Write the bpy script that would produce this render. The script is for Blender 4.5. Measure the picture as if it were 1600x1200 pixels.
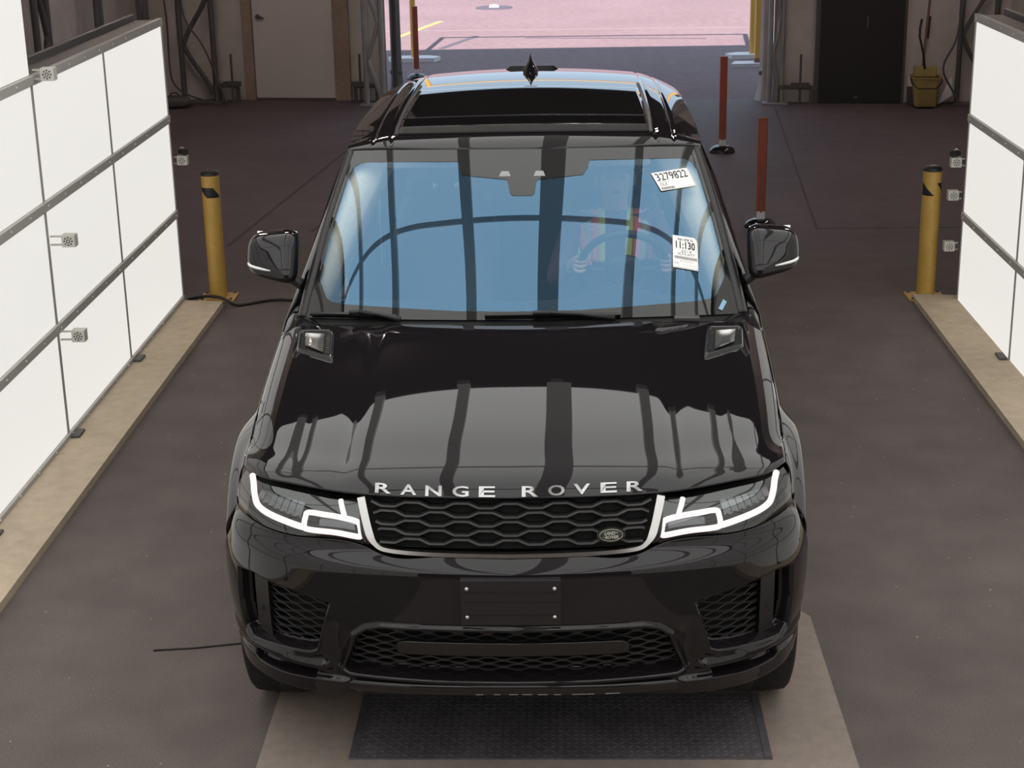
import bpy, bmesh, math, random
import numpy as np
from mathutils import Vector, Matrix, Euler

random.seed(7)
SC = bpy.context.scene
COL = SC.collection
for _o in list(bpy.data.objects):
    bpy.data.objects.remove(_o)

# ------------------------------------------------------------------ camera
cd = bpy.data.cameras.new('camera')
cam = bpy.data.objects.new('camera', cd)
COL.objects.link(cam)
F_PX = 2591.0
cd.sensor_width = 36.0
cd.lens = F_PX * 36.0 / 1600.0
cd.clip_end = 400
_y = np.array([80.0, 852.0, -F_PX])
_n = np.array([150.0, -(150 * _y[0] + F_PX ** 2) / _y[1], -F_PX])
_z = -_n / np.linalg.norm(_n)
_yy = _y / np.linalg.norm(_y)
_x = np.cross(_yy, _z)
_R = np.stack([_x, _yy, _z], 1)            # camera = R @ world
CAM_LOC = Vector((0.184, -4.75, 3.02))
m = Matrix([list(_R.T[i]) for i in range(3)]).to_4x4()
m.translation = CAM_LOC
cam.matrix_world = m
SC.camera = cam

# ------------------------------------------------------------------ world, sun, exposure
SC.view_settings.view_transform = 'Standard'
SC.view_settings.look = 'None'
SC.view_settings.exposure = 0.0
SC.view_settings.gamma = 1.0
SC.view_settings.use_curve_mapping = False
w = bpy.data.worlds.new('sky')
SC.world = w
w.use_nodes = True
w.node_tree.nodes['Background'].inputs[0].default_value = (0.62, 0.80, 1.0, 1)
w.node_tree.nodes['Background'].inputs[1].default_value = 1.25
sl = bpy.data.lights.new('sun', 'SUN')
sl.energy = 14.5
sl.angle = math.radians(0.6)
sl.color = (1.0, 0.84, 0.82)
sun = bpy.data.objects.new('sun', sl)
COL.objects.link(sun)
sun.rotation_euler = (math.radians(42), 0, math.radians(-4))
sun.location = (0, -10, 30)

# ------------------------------------------------------------------ materials
def mat(name, col, rough=0.5, metal=0.0, spec=0.5, noise=None, bump=None, emit=None, estr=1.0, coat=0.0, wave=None):
    M = bpy.data.materials.new(name)
    M.use_nodes = True
    nt = M.node_tree
    b = nt.nodes['Principled BSDF']
    b.inputs['Base Color'].default_value = (*col, 1)
    b.inputs['Roughness'].default_value = rough
    b.inputs['Metallic'].default_value = metal
    b.inputs['Specular IOR Level'].default_value = spec
    b.inputs['Coat Weight'].default_value = coat
    b.inputs['Coat Roughness'].default_value = 0.02
    if emit:
        b.inputs['Emission Color'].default_value = (*emit, 1)
        b.inputs['Emission Strength'].default_value = estr
    tc = None
    if noise or bump:
        tc = nt.nodes.new('ShaderNodeTexCoord')
    if noise:
        # list of (scale, detail, amount): multiplies the base colour
        prev = None
        for sc, det, amt in noise:
            n = nt.nodes.new('ShaderNodeTexNoise')
            n.inputs['Scale'].default_value = sc
            n.inputs['Detail'].default_value = det
            nt.links.new(tc.outputs['Object'], n.inputs['Vector'])
            mr = nt.nodes.new('ShaderNodeMapRange')
            mr.inputs[1].default_value = 0.3
            mr.inputs[2].default_value = 0.7
            mr.inputs[3].default_value = 1 - amt
            mr.inputs[4].default_value = 1 + amt
            nt.links.new(n.outputs['Fac'], mr.inputs[0])
            if prev is None:
                prev = mr.outputs[0]
            else:
                mu = nt.nodes.new('ShaderNodeMath')
                mu.operation = 'MULTIPLY'
                nt.links.new(prev, mu.inputs[0])
                nt.links.new(mr.outputs[0], mu.inputs[1])
                prev = mu.outputs[0]
        vm = nt.nodes.new('ShaderNodeVectorMath')
        vm.operation = 'SCALE'
        vm.inputs[0].default_value = col
        nt.links.new(prev, vm.inputs['Scale'])
        nt.links.new(vm.outputs[0], b.inputs['Base Color'])
    if bump:
        sc, strength, dist = bump
        n = nt.nodes.new('ShaderNodeTexNoise')
        n.inputs['Scale'].default_value = sc
        n.inputs['Detail'].default_value = 4
        nt.links.new(tc.outputs['Object'], n.inputs['Vector'])
        bp = nt.nodes.new('ShaderNodeBump')
        bp.inputs['Strength'].default_value = strength
        bp.inputs['Distance'].default_value = dist
        nt.links.new(n.outputs['Fac'], bp.inputs['Height'])
        nt.links.new(bp.outputs[0], b.inputs['Normal'])
    return M

def glass_mat(name, trans, sheen):
    """laminated glass pane: tinted transmission, fresnel reflection and a coloured heat-reflecting coat"""
    M = bpy.data.materials.new(name)
    M.use_nodes = True
    nt = M.node_tree
    nt.nodes.clear()
    out = nt.nodes.new('ShaderNodeOutputMaterial')
    tr = nt.nodes.new('ShaderNodeBsdfTransparent')
    tr.inputs[0].default_value = (*trans, 1)
    g1 = nt.nodes.new('ShaderNodeBsdfGlossy')
    g1.inputs['Color'].default_value = (*sheen, 1)
    g1.inputs['Roughness'].default_value = 0.01
    ad = nt.nodes.new('ShaderNodeAddShader')
    nt.links.new(tr.outputs[0], ad.inputs[0])
    nt.links.new(g1.outputs[0], ad.inputs[1])
    g2 = nt.nodes.new('ShaderNodeBsdfGlossy')
    g2.inputs['Roughness'].default_value = 0.01
    fr = nt.nodes.new('ShaderNodeFresnel')
    fr.inputs[0].default_value = 1.5
    mx = nt.nodes.new('ShaderNodeMixShader')
    nt.links.new(fr.outputs[0], mx.inputs[0])
    nt.links.new(ad.outputs[0], mx.inputs[1])
    nt.links.new(g2.outputs[0], mx.inputs[2])
    nt.links.new(mx.outputs[0], out.inputs[0])
    return M

def emis(name, col, s, var=None):
    M = bpy.data.materials.new(name)
    M.use_nodes = True
    nt = M.node_tree
    b = nt.nodes['Principled BSDF']
    b.inputs['Base Color'].default_value = (0.10, 0.10, 0.10, 1)
    b.inputs['Roughness'].default_value = 0.5
    b.inputs['Emission Color'].default_value = (*col, 1)
    b.inputs['Emission Strength'].default_value = s
    return M

MT = dict(
    paint=mat('black_paint', (0.0092, 0.0078, 0.0092), 0.02, spec=0.40),
    gloss=mat('gloss_black', (0.009, 0.0085, 0.009), 0.06),
    frit=mat('black_glass_border', (0.005, 0.005, 0.005), 0.02, spec=0.55),
    roofglass=mat('dark_roof_glass', (0.006, 0.0055, 0.006), 0.02, spec=0.42),
    satin=mat('satin_black_plastic', (0.014, 0.013, 0.014), 0.38, spec=0.4),
    dull=mat('matt_black_plastic', (0.006, 0.006, 0.006), 0.65, spec=0.25),
    bar=mat('grey_grille_bar', (0.075, 0.072, 0.074), 0.34, metal=0.35),
    meshb=mat('dark_mesh', (0.02, 0.019, 0.02), 0.4, spec=0.5),
    chrome=mat('satin_chrome', (0.62, 0.61, 0.60), 0.22, metal=1.0),
    silver=mat('bright_chrome', (0.42, 0.42, 0.42), 0.12, metal=1.0),
    rubber=mat('tyre_rubber', (0.018, 0.017, 0.017), 0.75, spec=0.3, noise=[(30, 3, 0.25)]),
    alloy=mat('grey_alloy', (0.12, 0.12, 0.125), 0.3, metal=0.9),
    screen=glass_mat('windscreen_glass', (0.86, 0.88, 0.85), (0.022, 0.088, 0.162)),
    sideglass=glass_mat('side_glass', (0.72, 0.76, 0.74), (0.01, 0.012, 0.014)),
    lens=glass_mat('headlight_lens', (0.84, 0.85, 0.86), (0.045, 0.048, 0.047)),
    drl=emis('daytime_lamp', (1.0, 0.86, 0.85), 1.25),
    reflector=mat('lamp_reflector', (0.20, 0.21, 0.22), 0.25, metal=0.7),
    cream=mat('cream_trim', (0.90, 0.85, 0.72), 0.8, noise=[(60, 2, 0.05)]),
    leather=mat('dark_leather', (0.012, 0.011, 0.011), 0.55, bump=(90, 0.2, 0.002)),
    dash=mat('dark_dashboard', (0.010, 0.010, 0.011), 0.75, noise=[(80, 2, 0.1)]),
    mirror=mat('mirror_glass', (0.8, 0.8, 0.8), 0.01, metal=1.0),
    clearlamp=mat('clear_indicator', (0.75, 0.75, 0.74), 0.15, spec=0.6),
    paper=mat('white_paper', (0.80, 0.79, 0.77), 0.75, noise=[(25, 2, 0.02)]),
    ink=mat('black_ink', (0.03, 0.03, 0.03), 0.8),
    greyink=mat('grey_ink', (0.28, 0.28, 0.28), 0.8),
    bluefilm=mat('blue_film', (0.22, 0.38, 0.55), 0.4),
    badge=mat('badge_green_black', (0.030, 0.032, 0.024), 0.3, metal=0.4),
    badgetext=mat('badge_silver', (0.55, 0.54, 0.48), 0.3, metal=0.7),
    asphalt=mat('asphalt', (0.112, 0.092, 0.085), 0.82, spec=0.3,
                noise=[(0.45, 4, 0.16), (3.5, 6, 0.14), (160, 2, 0.22)], bump=(190, 0.45, 0.006)),
    asphalt_in=mat('sealed_floor', (0.098, 0.074, 0.078), 0.7, spec=0.35,
                   noise=[(0.6, 4, 0.14), (6, 6, 0.10), (120, 2, 0.12)], bump=(150, 0.25, 0.004)),
    lot=mat('outdoor_pavement', (0.168, 0.124, 0.132), 0.9, spec=0.2,
            noise=[(0.5, 4, 0.07), (8, 5, 0.10), (90, 2, 0.15)], bump=(120, 0.4, 0.006)),
    concrete=mat('tan_concrete', (0.46, 0.375, 0.275), 0.85, spec=0.25,
                 noise=[(1.2, 5, 0.10), (14, 5, 0.09), (180, 2, 0.10)], bump=(90, 0.3, 0.004)),
    pad=mat('grey_concrete', (0.245, 0.20, 0.172), 0.85, spec=0.25,
            noise=[(1.6, 5, 0.10), (18, 5, 0.08), (200, 2, 0.10)], bump=(120, 0.25, 0.003)),
    plate=mat('dark_steel', (0.13, 0.12, 0.13), 0.42, metal=0.4, noise=[(4, 5, 0.25), (40, 3, 0.15)]),
    alu=mat('anodised_rail', (0.42, 0.41, 0.38), 0.6, metal=0.0),
    casing=mat('dark_casing', (0.07, 0.065, 0.062), 0.6),
    panel=emis('lit_panel', (1.0, 0.975, 0.925), 0.79),
    sky_panel=emis('lit_ceiling_panel', (1.0, 1.0, 0.97), 2.0),
    rib=mat('ceiling_rib_added_glow', (0.46, 0.43, 0.42), 0.6, emit=(1.0, 0.96, 0.94), estr=0.27),  # plain ribs, no lamps: emission added to lift their tone in reflections
    screw=mat('zinc_screw', (0.6, 0.6, 0.58), 0.35, metal=0.6),
    yellow=mat('yellow_paint', (0.47, 0.28, 0.055), 0.45, noise=[(5, 4, 0.07), (40, 3, 0.05)]),
    yellow2=mat('yellow_steel', (0.64, 0.36, 0.075), 0.5),
    black=mat('black_tape', (0.012, 0.012, 0.012), 0.5),
    orange=mat('orange_plastic', (0.36, 0.075, 0.035), 0.5, noise=[(6, 3, 0.12)]),
    white=mat('white_box', (0.55, 0.53, 0.48), 0.6),
    whitebase=mat('white_base', (0.62, 0.60, 0.62), 0.7),
    fabric=mat('tent_fabric', (0.46, 0.42, 0.40), 0.85, spec=0.2, noise=[(0.8, 4, 0.12), (5, 4, 0.06)], bump=(1.6, 0.5, 0.12)),
    fabric_dark=mat('tent_roof_fabric', (0.035, 0.032, 0.032), 0.9, spec=0.1, noise=[(0.8, 4, 0.1)]),
    door=mat('white_door', (0.50, 0.46, 0.44), 0.6, noise=[(2, 3, 0.03)]),
    darkdoor=mat('black_door', (0.012, 0.009, 0.012), 0.55),
    wood=mat('raw_timber', (0.26, 0.19, 0.15), 0.8, noise=[(3, 4, 0.12), (25, 4, 0.1)]),
    galv=mat('galvanised_steel', (0.33, 0.34, 0.35), 0.45, metal=0.6, noise=[(6, 3, 0.1)]),
    darksteel=mat('dark_truss_steel', (0.10, 0.095, 0.095), 0.55, metal=0.3),
    bucket=mat('yellow_bucket', (0.34, 0.25, 0.09), 0.5, noise=[(6, 3, 0.12)]),
    broomstick=mat('brown_handle', (0.20, 0.11, 0.08), 0.6),
    redgrip=mat('dark_red_grip', (0.05, 0.012, 0.016), 0.6),
    lamp=emis('lamp_tube', (1.0, 0.84, 0.76), 250.0),
    skin=mat('skin', (0.42, 0.25, 0.18), 0.55),
    shirt=mat('purple_shirt', (0.10, 0.05, 0.085), 0.85),
    trouser=mat('dark_trousers', (0.03, 0.03, 0.04), 0.85),
    hair=mat('dark_hair', (0.02, 0.015, 0.012), 0.7),
    lime=mat('lime_vest', (0.62, 0.72, 0.10), 0.8, emit=None),
    pink=mat('coral_vest', (0.95, 0.20, 0.17), 0.8),
    reflect=mat('silver_tape', (0.45, 0.46, 0.47), 0.45),
    crack=mat('floor_seam', (0.055, 0.043, 0.045), 0.9),
    line=mat('faded_line', (0.19, 0.15, 0.15), 0.9),
    bluegrey=mat('grey_tarmac_strip', (0.06, 0.058, 0.075), 0.9),  # plain bluish grey base colour for strips and drain rim
)

# ------------------------------------------------------------------ mesh helpers
class MB:
    """collects shapes into one mesh"""
    def __init__(s):
        s.v = []
        s.f = []
    def add(s, verts, faces):
        o = len(s.v)
        s.v += [tuple(float(c) for c in p) for p in verts]
        s.f += [tuple(i + o for i in f) for f in faces]
        return s
    def box(s, a, b):
        x0, y0, z0 = [min(p, q) for p, q in zip(a, b)]
        x1, y1, z1 = [max(p, q) for p, q in zip(a, b)]
        return s.add([(x0, y0, z0), (x1, y0, z0), (x1, y1, z0), (x0, y1, z0), (x0, y0, z1), (x1, y0, z1), (x1, y1, z1), (x0, y1, z1)],
                     [(0, 3, 2, 1), (4, 5, 6, 7), (0, 1, 5, 4), (1, 2, 6, 5), (2, 3, 7, 6), (3, 0, 4, 7)])
    def bbox(s, a, b, r=0.01):
        """box with chamfered edges"""
        bm = bmesh.new()
        c = [(p + q) / 2 for p, q in zip(a, b)]
        d = [abs(q - p) for p, q in zip(a, b)]
        bmesh.ops.create_cube(bm, size=1, matrix=Matrix.Translation(c) @ Matrix.Diagonal((*d, 1)))
        bmesh.ops.bevel(bm, geom=list(bm.edges), offset=r, segments=2, affect='EDGES', profile=0.6)
        return s.bm(bm)
    def bm(s, bm):
        bm.verts.index_update()
        s.add([v.co[:] for v in bm.verts], [[v.index for v in f.verts] for f in bm.faces])
        bm.free()
        return s
    def grid(s, P, close=False):
        """P: array (R, C, 3)"""
        P = np.asarray(P)
        R, C = P.shape[:2]
        fs = []
        for i in range(R - 1):
            for j in range(C - (0 if close else 1)):
                k = (j + 1) % C
                fs.append((i * C + j, i * C + k, (i + 1) * C + k, (i + 1) * C + j))
        return s.add(P.reshape(-1, 3), fs)
    def tube(s, path, r, n=10, close=False, cap=True):
        path = [Vector(p) for p in path]
        N = len(path)
        rr = r if hasattr(r, '__len__') else [r] * N
        rings = []
        up = Vector((0.13, 0.21, 0.97)).normalized()
        for i, p in enumerate(path):
            if close:
                t = path[(i + 1) % N] - path[i - 1]
            else:
                t = path[min(i + 1, N - 1)] - path[max(i - 1, 0)]
            t.normalize()
            a = t.cross(up)
            if a.length < 0.05:
                a = t.cross(Vector((1, 0, 0)))
            a.normalize()
            b = a.cross(t)
            rings.append([p + (a * math.cos(2 * math.pi * k / n) + b * math.sin(2 * math.pi * k / n)) * rr[i] for k in range(n)])
        v = [tuple(q) for ring in rings for q in ring]
        f = []
        for i in range(N if close else N - 1):
            j = (i + 1) % N
            for k in range(n):
                l = (k + 1) % n
                f.append((i * n + k, i * n + l, j * n + l, j * n + k))
        if cap and not close:
            f.append(tuple(range(n))[::-1])
            f.append(tuple((N - 1) * n + k for k in range(n)))
        return s.add(v, f)
    def cyl(s, a, b, r, n=20):
        return s.tube([a, b], r, n)
    def ribbon(s, path, wdt, dep, nrm):
        """rectangular bar along a path; wdt along the side direction, dep along nrm"""
        path = [Vector(p) for p in path]
        N = len(path)
        v = []
        for i, p in enumerate(path):
            t = (path[min(i + 1, N - 1)] - path[max(i - 1, 0)]).normalized()
            nn = Vector(nrm[i] if hasattr(nrm[0], '__len__') else nrm).normalized()
            sd = t.cross(nn).normalized()
            ww = wdt[i] if hasattr(wdt, '__len__') else wdt
            for a, b in ((-1, 0), (1, 0), (1, -1), (-1, -1)):
                v.append(tuple(p + sd * ww / 2 * a + nn * dep * b))
        f = []
        for i in range(N - 1):
            for k in range(4):
                l = (k + 1) % 4
                f.append((i * 4 + k, i * 4 + l, i * 4 + 4 + l, i * 4 + 4 + k))
        f += [(3, 2, 1, 0), tuple(4 * (N - 1) + k for k in range(4))]
        return s.add(v, f)
    def prism(s, pts, d):
        """polygon pts (3D, planar) extruded by vector d"""
        n = len(pts)
        v = [tuple(p) for p in pts] + [tuple(p[i] + d[i] for i in range(3)) for p in pts]
        f = [tuple(range(n))[::-1], tuple(range(n, 2 * n))]
        for i in range(n):
            j = (i + 1) % n
            f.append((i, j, n + j, n + i))
        return s.add(v, f)
    def lathe(s, prof, n=32, axis='z', c=(0, 0, 0)):
        """prof: list of (radius, height)"""
        rings = []
        for r, h in prof:
            ring = []
            for k in range(n):
                a = 2 * math.pi * k / n
                x, y = r * math.cos(a), r * math.sin(a)
                p = {'z': (x, y, h), 'x': (h, x, y), 'y': (x, h, y)}[axis]
                ring.append([p[i] + c[i] for i in range(3)])
            rings.append(ring)
        return s.grid(np.array(rings), close=True)
    def ellipsoid(s, c, r, e=(1, 1), nu=28, nv=18):
        """superellipsoid"""
        sg = lambda v, p: math.copysign(abs(v) ** p, v)
        rows = []
        for i in range(nv + 1):
            a = -math.pi / 2 + math.pi * i / nv
            rows.append([(c[0] + r[0] * sg(math.cos(a), e[0]) * sg(math.cos(b), e[1]),
                          c[1] + r[1] * sg(math.cos(a), e[0]) * sg(math.sin(b), e[1]),
                          c[2] + r[2] * sg(math.sin(a), e[0])) for b in [2 * math.pi * k / nu for k in range(nu)]])
        return s.grid(np.array(rows), close=True)
    def mesh(s, name):
        me = bpy.data.meshes.new(name)
        me.from_pydata(s.v, [], s.f)
        me.validate()
        return me

def put(name, mb, material, parent=None, smooth=False, solid=None, angle=None, loc=None, **props):
    me = mb.mesh(name) if isinstance(mb, MB) else mb
    if material is not None:
        me.materials.clear()
        me.materials.append(MT[material] if isinstance(material, str) else material)
    if isinstance(mb, MB):
        bm = bmesh.new()
        bm.from_mesh(me)
        bmesh.ops.remove_doubles(bm, verts=bm.verts, dist=1e-6)
        bmesh.ops.recalc_face_normals(bm, faces=bm.faces)
        if smooth:
            for f in bm.faces:
                f.smooth = True
            if angle:
                for e in bm.edges:
                    if len(e.link_faces) == 2 and e.calc_face_angle(0) > math.radians(angle):
                        e.smooth = False
        bm.to_mesh(me)
        bm.free()
    o = bpy.data.objects.new(name, me)
    COL.objects.link(o)
    if parent:
        o.parent = parent
    if loc:
        o.location = loc
    if solid:
        md = o.modifiers.new('thickness', 'SOLIDIFY')
        md.thickness = abs(solid)
        md.offset = -1 if solid > 0 else 1
    for k, v in props.items():
        o[k] = v
    return o

def thing(name, label, cat, loc=(0, 0, 0), rz=0.0, group=None):
    o = bpy.data.objects.new(name, None)
    o.empty_display_size = 0.1
    COL.objects.link(o)
    o.location = loc
    o.rotation_euler = (0, 0, rz)
    o['label'] = label
    o['category'] = cat
    if group:
        o['group'] = group
    return o

def struct(name, mb, material, label, cat, smooth=False):
    o = put(name, mb, material, None, smooth)
    o['kind'] = 'structure'
    o['label'] = label
    o['category'] = cat
    return o

def text_polys(txt, bold=0.0):
    """flat glyph mesh of a string in a unit box: verts in [0,1]x[0,1] plus faces"""
    cu = bpy.data.curves.new('t', 'FONT')
    cu.body = txt
    cu.size = 1
    cu.offset = bold
    cu.resolution_u = 3
    ob = bpy.data.objects.new('t', cu)
    COL.objects.link(ob)
    dg = bpy.context.evaluated_depsgraph_get()
    me = bpy.data.meshes.new_from_object(ob.evaluated_get(dg))
    v = np.array([p.co[:2] for p in me.vertices])
    f = [tuple(p.vertices) for p in me.polygons]
    bpy.data.objects.remove(ob)
    bpy.data.meshes.remove(me)
    mn, mx = v.min(0), v.max(0)
    return (v - mn) / (mx - mn), f

def extrude_text(mb, v3, f, d):
    """v3: list of 3D verts of flat glyphs, extruded by vector d"""
    n = len(v3)
    top = [tuple(p) for p in v3]
    bot = [tuple(p[i] + d[i] for i in range(3)) for p in v3]
    cnt = {}
    for fa in f:
        for i in range(len(fa)):
            a, b = fa[i], fa[(i + 1) % len(fa)]
            cnt[(a, b)] = 1
    fs = [tuple(fa) for fa in f] + [tuple(i + n for i in fa)[::-1] for fa in f]
    for (a, b) in cnt:
        if (b, a) not in cnt:
            fs.append((b, a, a + n, b + n))
    mb.add(top + bot, fs)

def sstep(a, b, x):
    t = np.clip((np.asarray(x, float) - a) / (b - a), 0, 1)
    return t * t * (3 - 2 * t)
# ------------------------------------------------------------------ vehicle surfaces (y = 0 at the front bumper, ground z = 0)
def nspline(t, P):
    t = np.asarray(t, float); P = np.asarray(P, float); n = len(t)
    A = np.zeros((n, n)); h = np.diff(t); A[0, 0] = A[-1, -1] = 1
    B = np.zeros((n,) + P.shape[1:])
    for i in range(1, n - 1):
        A[i, i - 1] = h[i - 1]; A[i, i] = 2 * (h[i - 1] + h[i]); A[i, i + 1] = h[i]
        B[i] = 6 * ((P[i + 1] - P[i]) / h[i] - (P[i] - P[i - 1]) / h[i - 1])
    M = np.linalg.solve(A, B.reshape(n, -1)).reshape(B.shape)
    def ev(x):
        x = np.clip(np.asarray(x, float), t[0], t[-1])
        sh = x.shape
        x = x.ravel()
        i = np.clip(np.searchsorted(t, x) - 1, 0, n - 2)
        e = (slice(None),) + (None,) * (P.ndim - 1)
        hh = h[i][e]; a = (t[i + 1] - x)[e]; b = (x - t[i])[e]
        r = M[i] * a ** 3 / (6 * hh) + M[i + 1] * b ** 3 / (6 * hh) + (P[i] / hh - M[i] * hh / 6) * a + (P[i + 1] / hh - M[i + 1] * hh / 6) * b
        return r.reshape(sh + P.shape[1:])
    return ev

def tab(pts):
    a = np.array(pts, float)
    return nspline(a[:, 0], a[:, 1])

def sym(rows):
    o = []
    for r in rows:
        r = np.array(r, float); m_ = r[:0:-1].copy(); m_[:, 0] *= -1
        o.append(np.vstack([m_, r]))
    return np.array(o)

# windscreen s in [-1,1], t in [0,1]
WS_S = [-1, -.83, -.48, 0, .48, .83, 1]
WS_R = sym([[(0, 1.415, 1.255), (.42, 1.452, 1.250), (.73, 1.553, 1.229), (.876, 1.66, 1.203)],
            [(0, 1.815, 1.530), (.39, 1.85, 1.526), (.68, 1.938, 1.512), (.814, 2.02, 1.493)],
            [(0, 2.25, 1.770), (.36, 2.278, 1.767), (.62, 2.340, 1.757), (.743, 2.395, 1.746)]])
_ws = nspline(WS_S, np.swapaxes(WS_R, 0, 1))
def ws(s, t, lift=0.0):
    s = np.asarray(s, float); t = np.asarray(t, float)
    s, t = np.broadcast_arrays(s, t)
    sh = s.shape
    R3 = _ws(s.ravel()); t = t.ravel()
    # natural quadratic-like cubic over rows at 0, .5, 1
    a, b, c = R3[:, 0], R3[:, 1], R3[:, 2]
    M1 = 12 * (a - 2 * b + c) / 2
    lo = t <= .5
    tt = np.where(lo, t, t - .5)[:, None]
    h = .5
    A0 = np.where(lo[:, None], a, b); A1 = np.where(lo[:, None], b, c)
    m0 = np.where(lo[:, None], 0, M1); m1 = np.where(lo[:, None], M1, 0)
    u = h - tt
    P = m0 * u ** 3 / (6 * h) + m1 * tt ** 3 / (6 * h) + (A0 / h - m0 * h / 6) * u + (A1 / h - m1 * h / 6) * tt
    P = P.reshape(sh + (3,))
    if lift:
        P = P + lift * np.array([0, -.53, .848])
    return P

# hood
hood_yf = tab([(0, .12), (.3, .135), (.48, .165), (.62, .215), (.75, .28), (.85, .355), (.905, .45), (.96, .56)])
hood_zc = tab([(0, 1.040), (.02, 1.057), (.06, 1.080), (.14, 1.104), (.25, 1.132), (.40, 1.163), (.60, 1.198), (.8, 1.227), (1.0, 1.252)])
hood_xe = tab([(0, .908), (.25, .928), (.5, .942), (.75, .951), (1, .957)])
hood_D = tab([(0, .002), (.04, .016), (.1, .030), (.2, .039), (.33, .045), (.55, .053), (.8, .057), (1, .056)])
def hood(s, t, lift=0.0):
    s = np.asarray(s, float); t = np.asarray(t, float)
    s, t = np.broadcast_arrays(s, t)
    xe = hood_xe(t)
    x = s * xe
    ax = np.abs(x)
    yf = hood_yf(np.abs(s) * .905)
    yr = 1.352 + .235 * s ** 2
    y = yf + (yr - yf) * t
    z = hood_zc(t) - hood_D(t) * np.abs(s) ** 2.6
    fade = sstep(0.0, .05, t)
    z = z + fade * (.006 * (sstep(.60, .50, ax) - .6) - .0012 * np.exp(-((ax - .555) / .03) ** 2))
    z = z - fade * .0007 * np.exp(-((ax - .725) / .025) ** 2) * sstep(.55, .3, t)
    z = z - (.006 + .036 * sstep(0, .25, t)) * np.clip((np.abs(s) - .875) / .125, 0, 1) ** 2
    P = np.stack([x, y, z + lift], -1)
    return P

# front fascia: q in [0,1] from centre to wheel arch, z height
_fp = np.array([(0, 0), (.25, .012), (.5, .048), (.68, .102), (.8, .172), (.89, .262), (.957, .36), (.995, .455)])
_fq = np.concatenate([[0], np.cumsum(np.hypot(*np.diff(_fp, axis=0).T))]); _fq /= _fq[-1]
fas_plan = nspline(_fq, _fp)
fas_dy = tab([(.33, .10), (.37, .085), (.40, .07), (.45, .05), (.52, .02), (.60, .003), (.70, 0), (.80, .004), (.835, .014), (.85, .03), (.868, .055), (.92, .068)])
fas_sx = tab([(.33, .965), (.40, .975), (.5, .988), (.62, .998), (.75, 1.0), (.92, .995)])
fas_top = tab([(0, .868), (.2, .868), (.36, .872), (.40, .888), (.6, .896), (.8, .903), (1, .91)])
def fascia(q, z):
    q = np.asarray(q, float); z = np.asarray(z, float)
    q, z = np.broadcast_arrays(q, z)
    p = fas_plan(np.abs(q))
    x = p[..., 0] * fas_sx(z) * (1 - .042 * np.abs(q) ** 5 * sstep(.72, .93, z))
    y = p[..., 1] + fas_dy(z) * (1 - .55 * np.abs(q))
    return np.stack([np.sign(q) * x, y, z], -1)

# headlight lens r in [0,1] inner->outer, t in [0,1] bottom->top (right side)
def lens(r, t, lift=0.0):
    r = np.asarray(r, float); t = np.asarray(t, float)
    r, t = np.broadcast_arrays(r, t)
    xT = .483 + (.900 - .483) * r
    T = np.stack([xT + .0, hood_yf(xT) - .0, 1.030 - .012 - .008 * (1 - r)], -1)
    q0, q1 = .402, .875
    qB = q0 + (q1 - q0) * r
    B = fascia(qB, fas_top(qB) + .004)
    B[..., 1] += .004
    P = B + (T - B) * t[..., None]
    bulge = .020 * 4 * t * (1 - t)
    nx = np.stack([.25 + .75 * r ** 3, -(1 - .75 * r ** 3), .25 + 0 * r], -1)
    nx /= np.linalg.norm(nx, axis=-1, keepdims=True)
    return P + nx * (bulge + lift)[..., None] if hasattr(bulge, 'shape') else P

# grille face
def grille(x, z, inset=0.0):
    x = np.asarray(x, float); z = np.asarray(z, float)
    y = .062 + (z - .868) / (1.035 - .868) * .058 + (hood_yf(np.abs(x)) - .12) * .95 + inset
    return np.stack(np.broadcast_arrays(x, y, z), -1)

# roof
roof_zr = tab([(2.25, 1.772), (2.30, 1.797), (2.36, 1.817), (2.45, 1.830), (2.6, 1.841), (3.0, 1.853), (3.6, 1.853), (4.2, 1.834), (4.66, 1.797)])
roof_xr = tab([(2.25, .772), (2.6, .778), (3.2, .775), (4.0, .765), (4.66, .74)])
def roof(s, t, lift=0.0):
    s = np.asarray(s, float); t = np.asarray(t, float)
    s, t = np.broadcast_arrays(s, t)
    yf = 2.252 + .165 * np.abs(s) ** 2.2
    yr = 4.66 - .10 * s ** 2
    y = yf + (yr - yf) * t
    ye = 2.25 + (4.66 - 2.25) * (y - yf) / (yr - yf)
    x = s * roof_xr(ye)
    a = np.abs(s)
    z = roof_zr(ye) - (.034 * a ** 2 + .046 * np.clip((a - .72) / .28, 0, 1) ** 2) * (.36 + .64 * sstep(0, .07, t))
    ax = np.abs(x)
    for c0, dp in ((.575, .005), (.655, .006)):
        z = z - dp * np.exp(-((ax - c0) / .007) ** 2) * sstep(0.0, .03, t)
    return np.stack([x, y, z + lift], -1)

# body side: the fender top follows the hood edge
_ht = np.linspace(0, 1, 60)
_he = hood(np.ones(60), _ht)
def side_xs(y):
    return np.where(np.asarray(y) < 1.6, np.interp(y, _he[:, 1], _he[:, 0]) + .004, np.interp(y, [1.6, 2.6, 3.8, 4.4, 4.75], [.961, .962, .957, .935, .89]))
def side_zs(y):
    return np.where(np.asarray(y) < 1.6, np.interp(y, _he[:, 1], _he[:, 2]) - .004, np.interp(y, [1.6, 1.75, 2.6, 3.8, 4.75], [_he[-1, 2] - .004, 1.185, 1.215, 1.24, 1.23]))
WHEELS_Y = (.87, 3.79)
def side(y, z):
    xs, zs = side_xs(y), side_zs(y)
    x = xs + .024 * (1 - np.exp(-np.clip(zs - z, 0, 9) / .035)) - .055 * (np.clip(.6 - z, 0, 1) / .3) ** 2
    for wy in WHEELS_Y:
        r = np.hypot(y - wy, z - .39)
        x = x + .052 * sstep(.675, .580, r)
    return x
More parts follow.
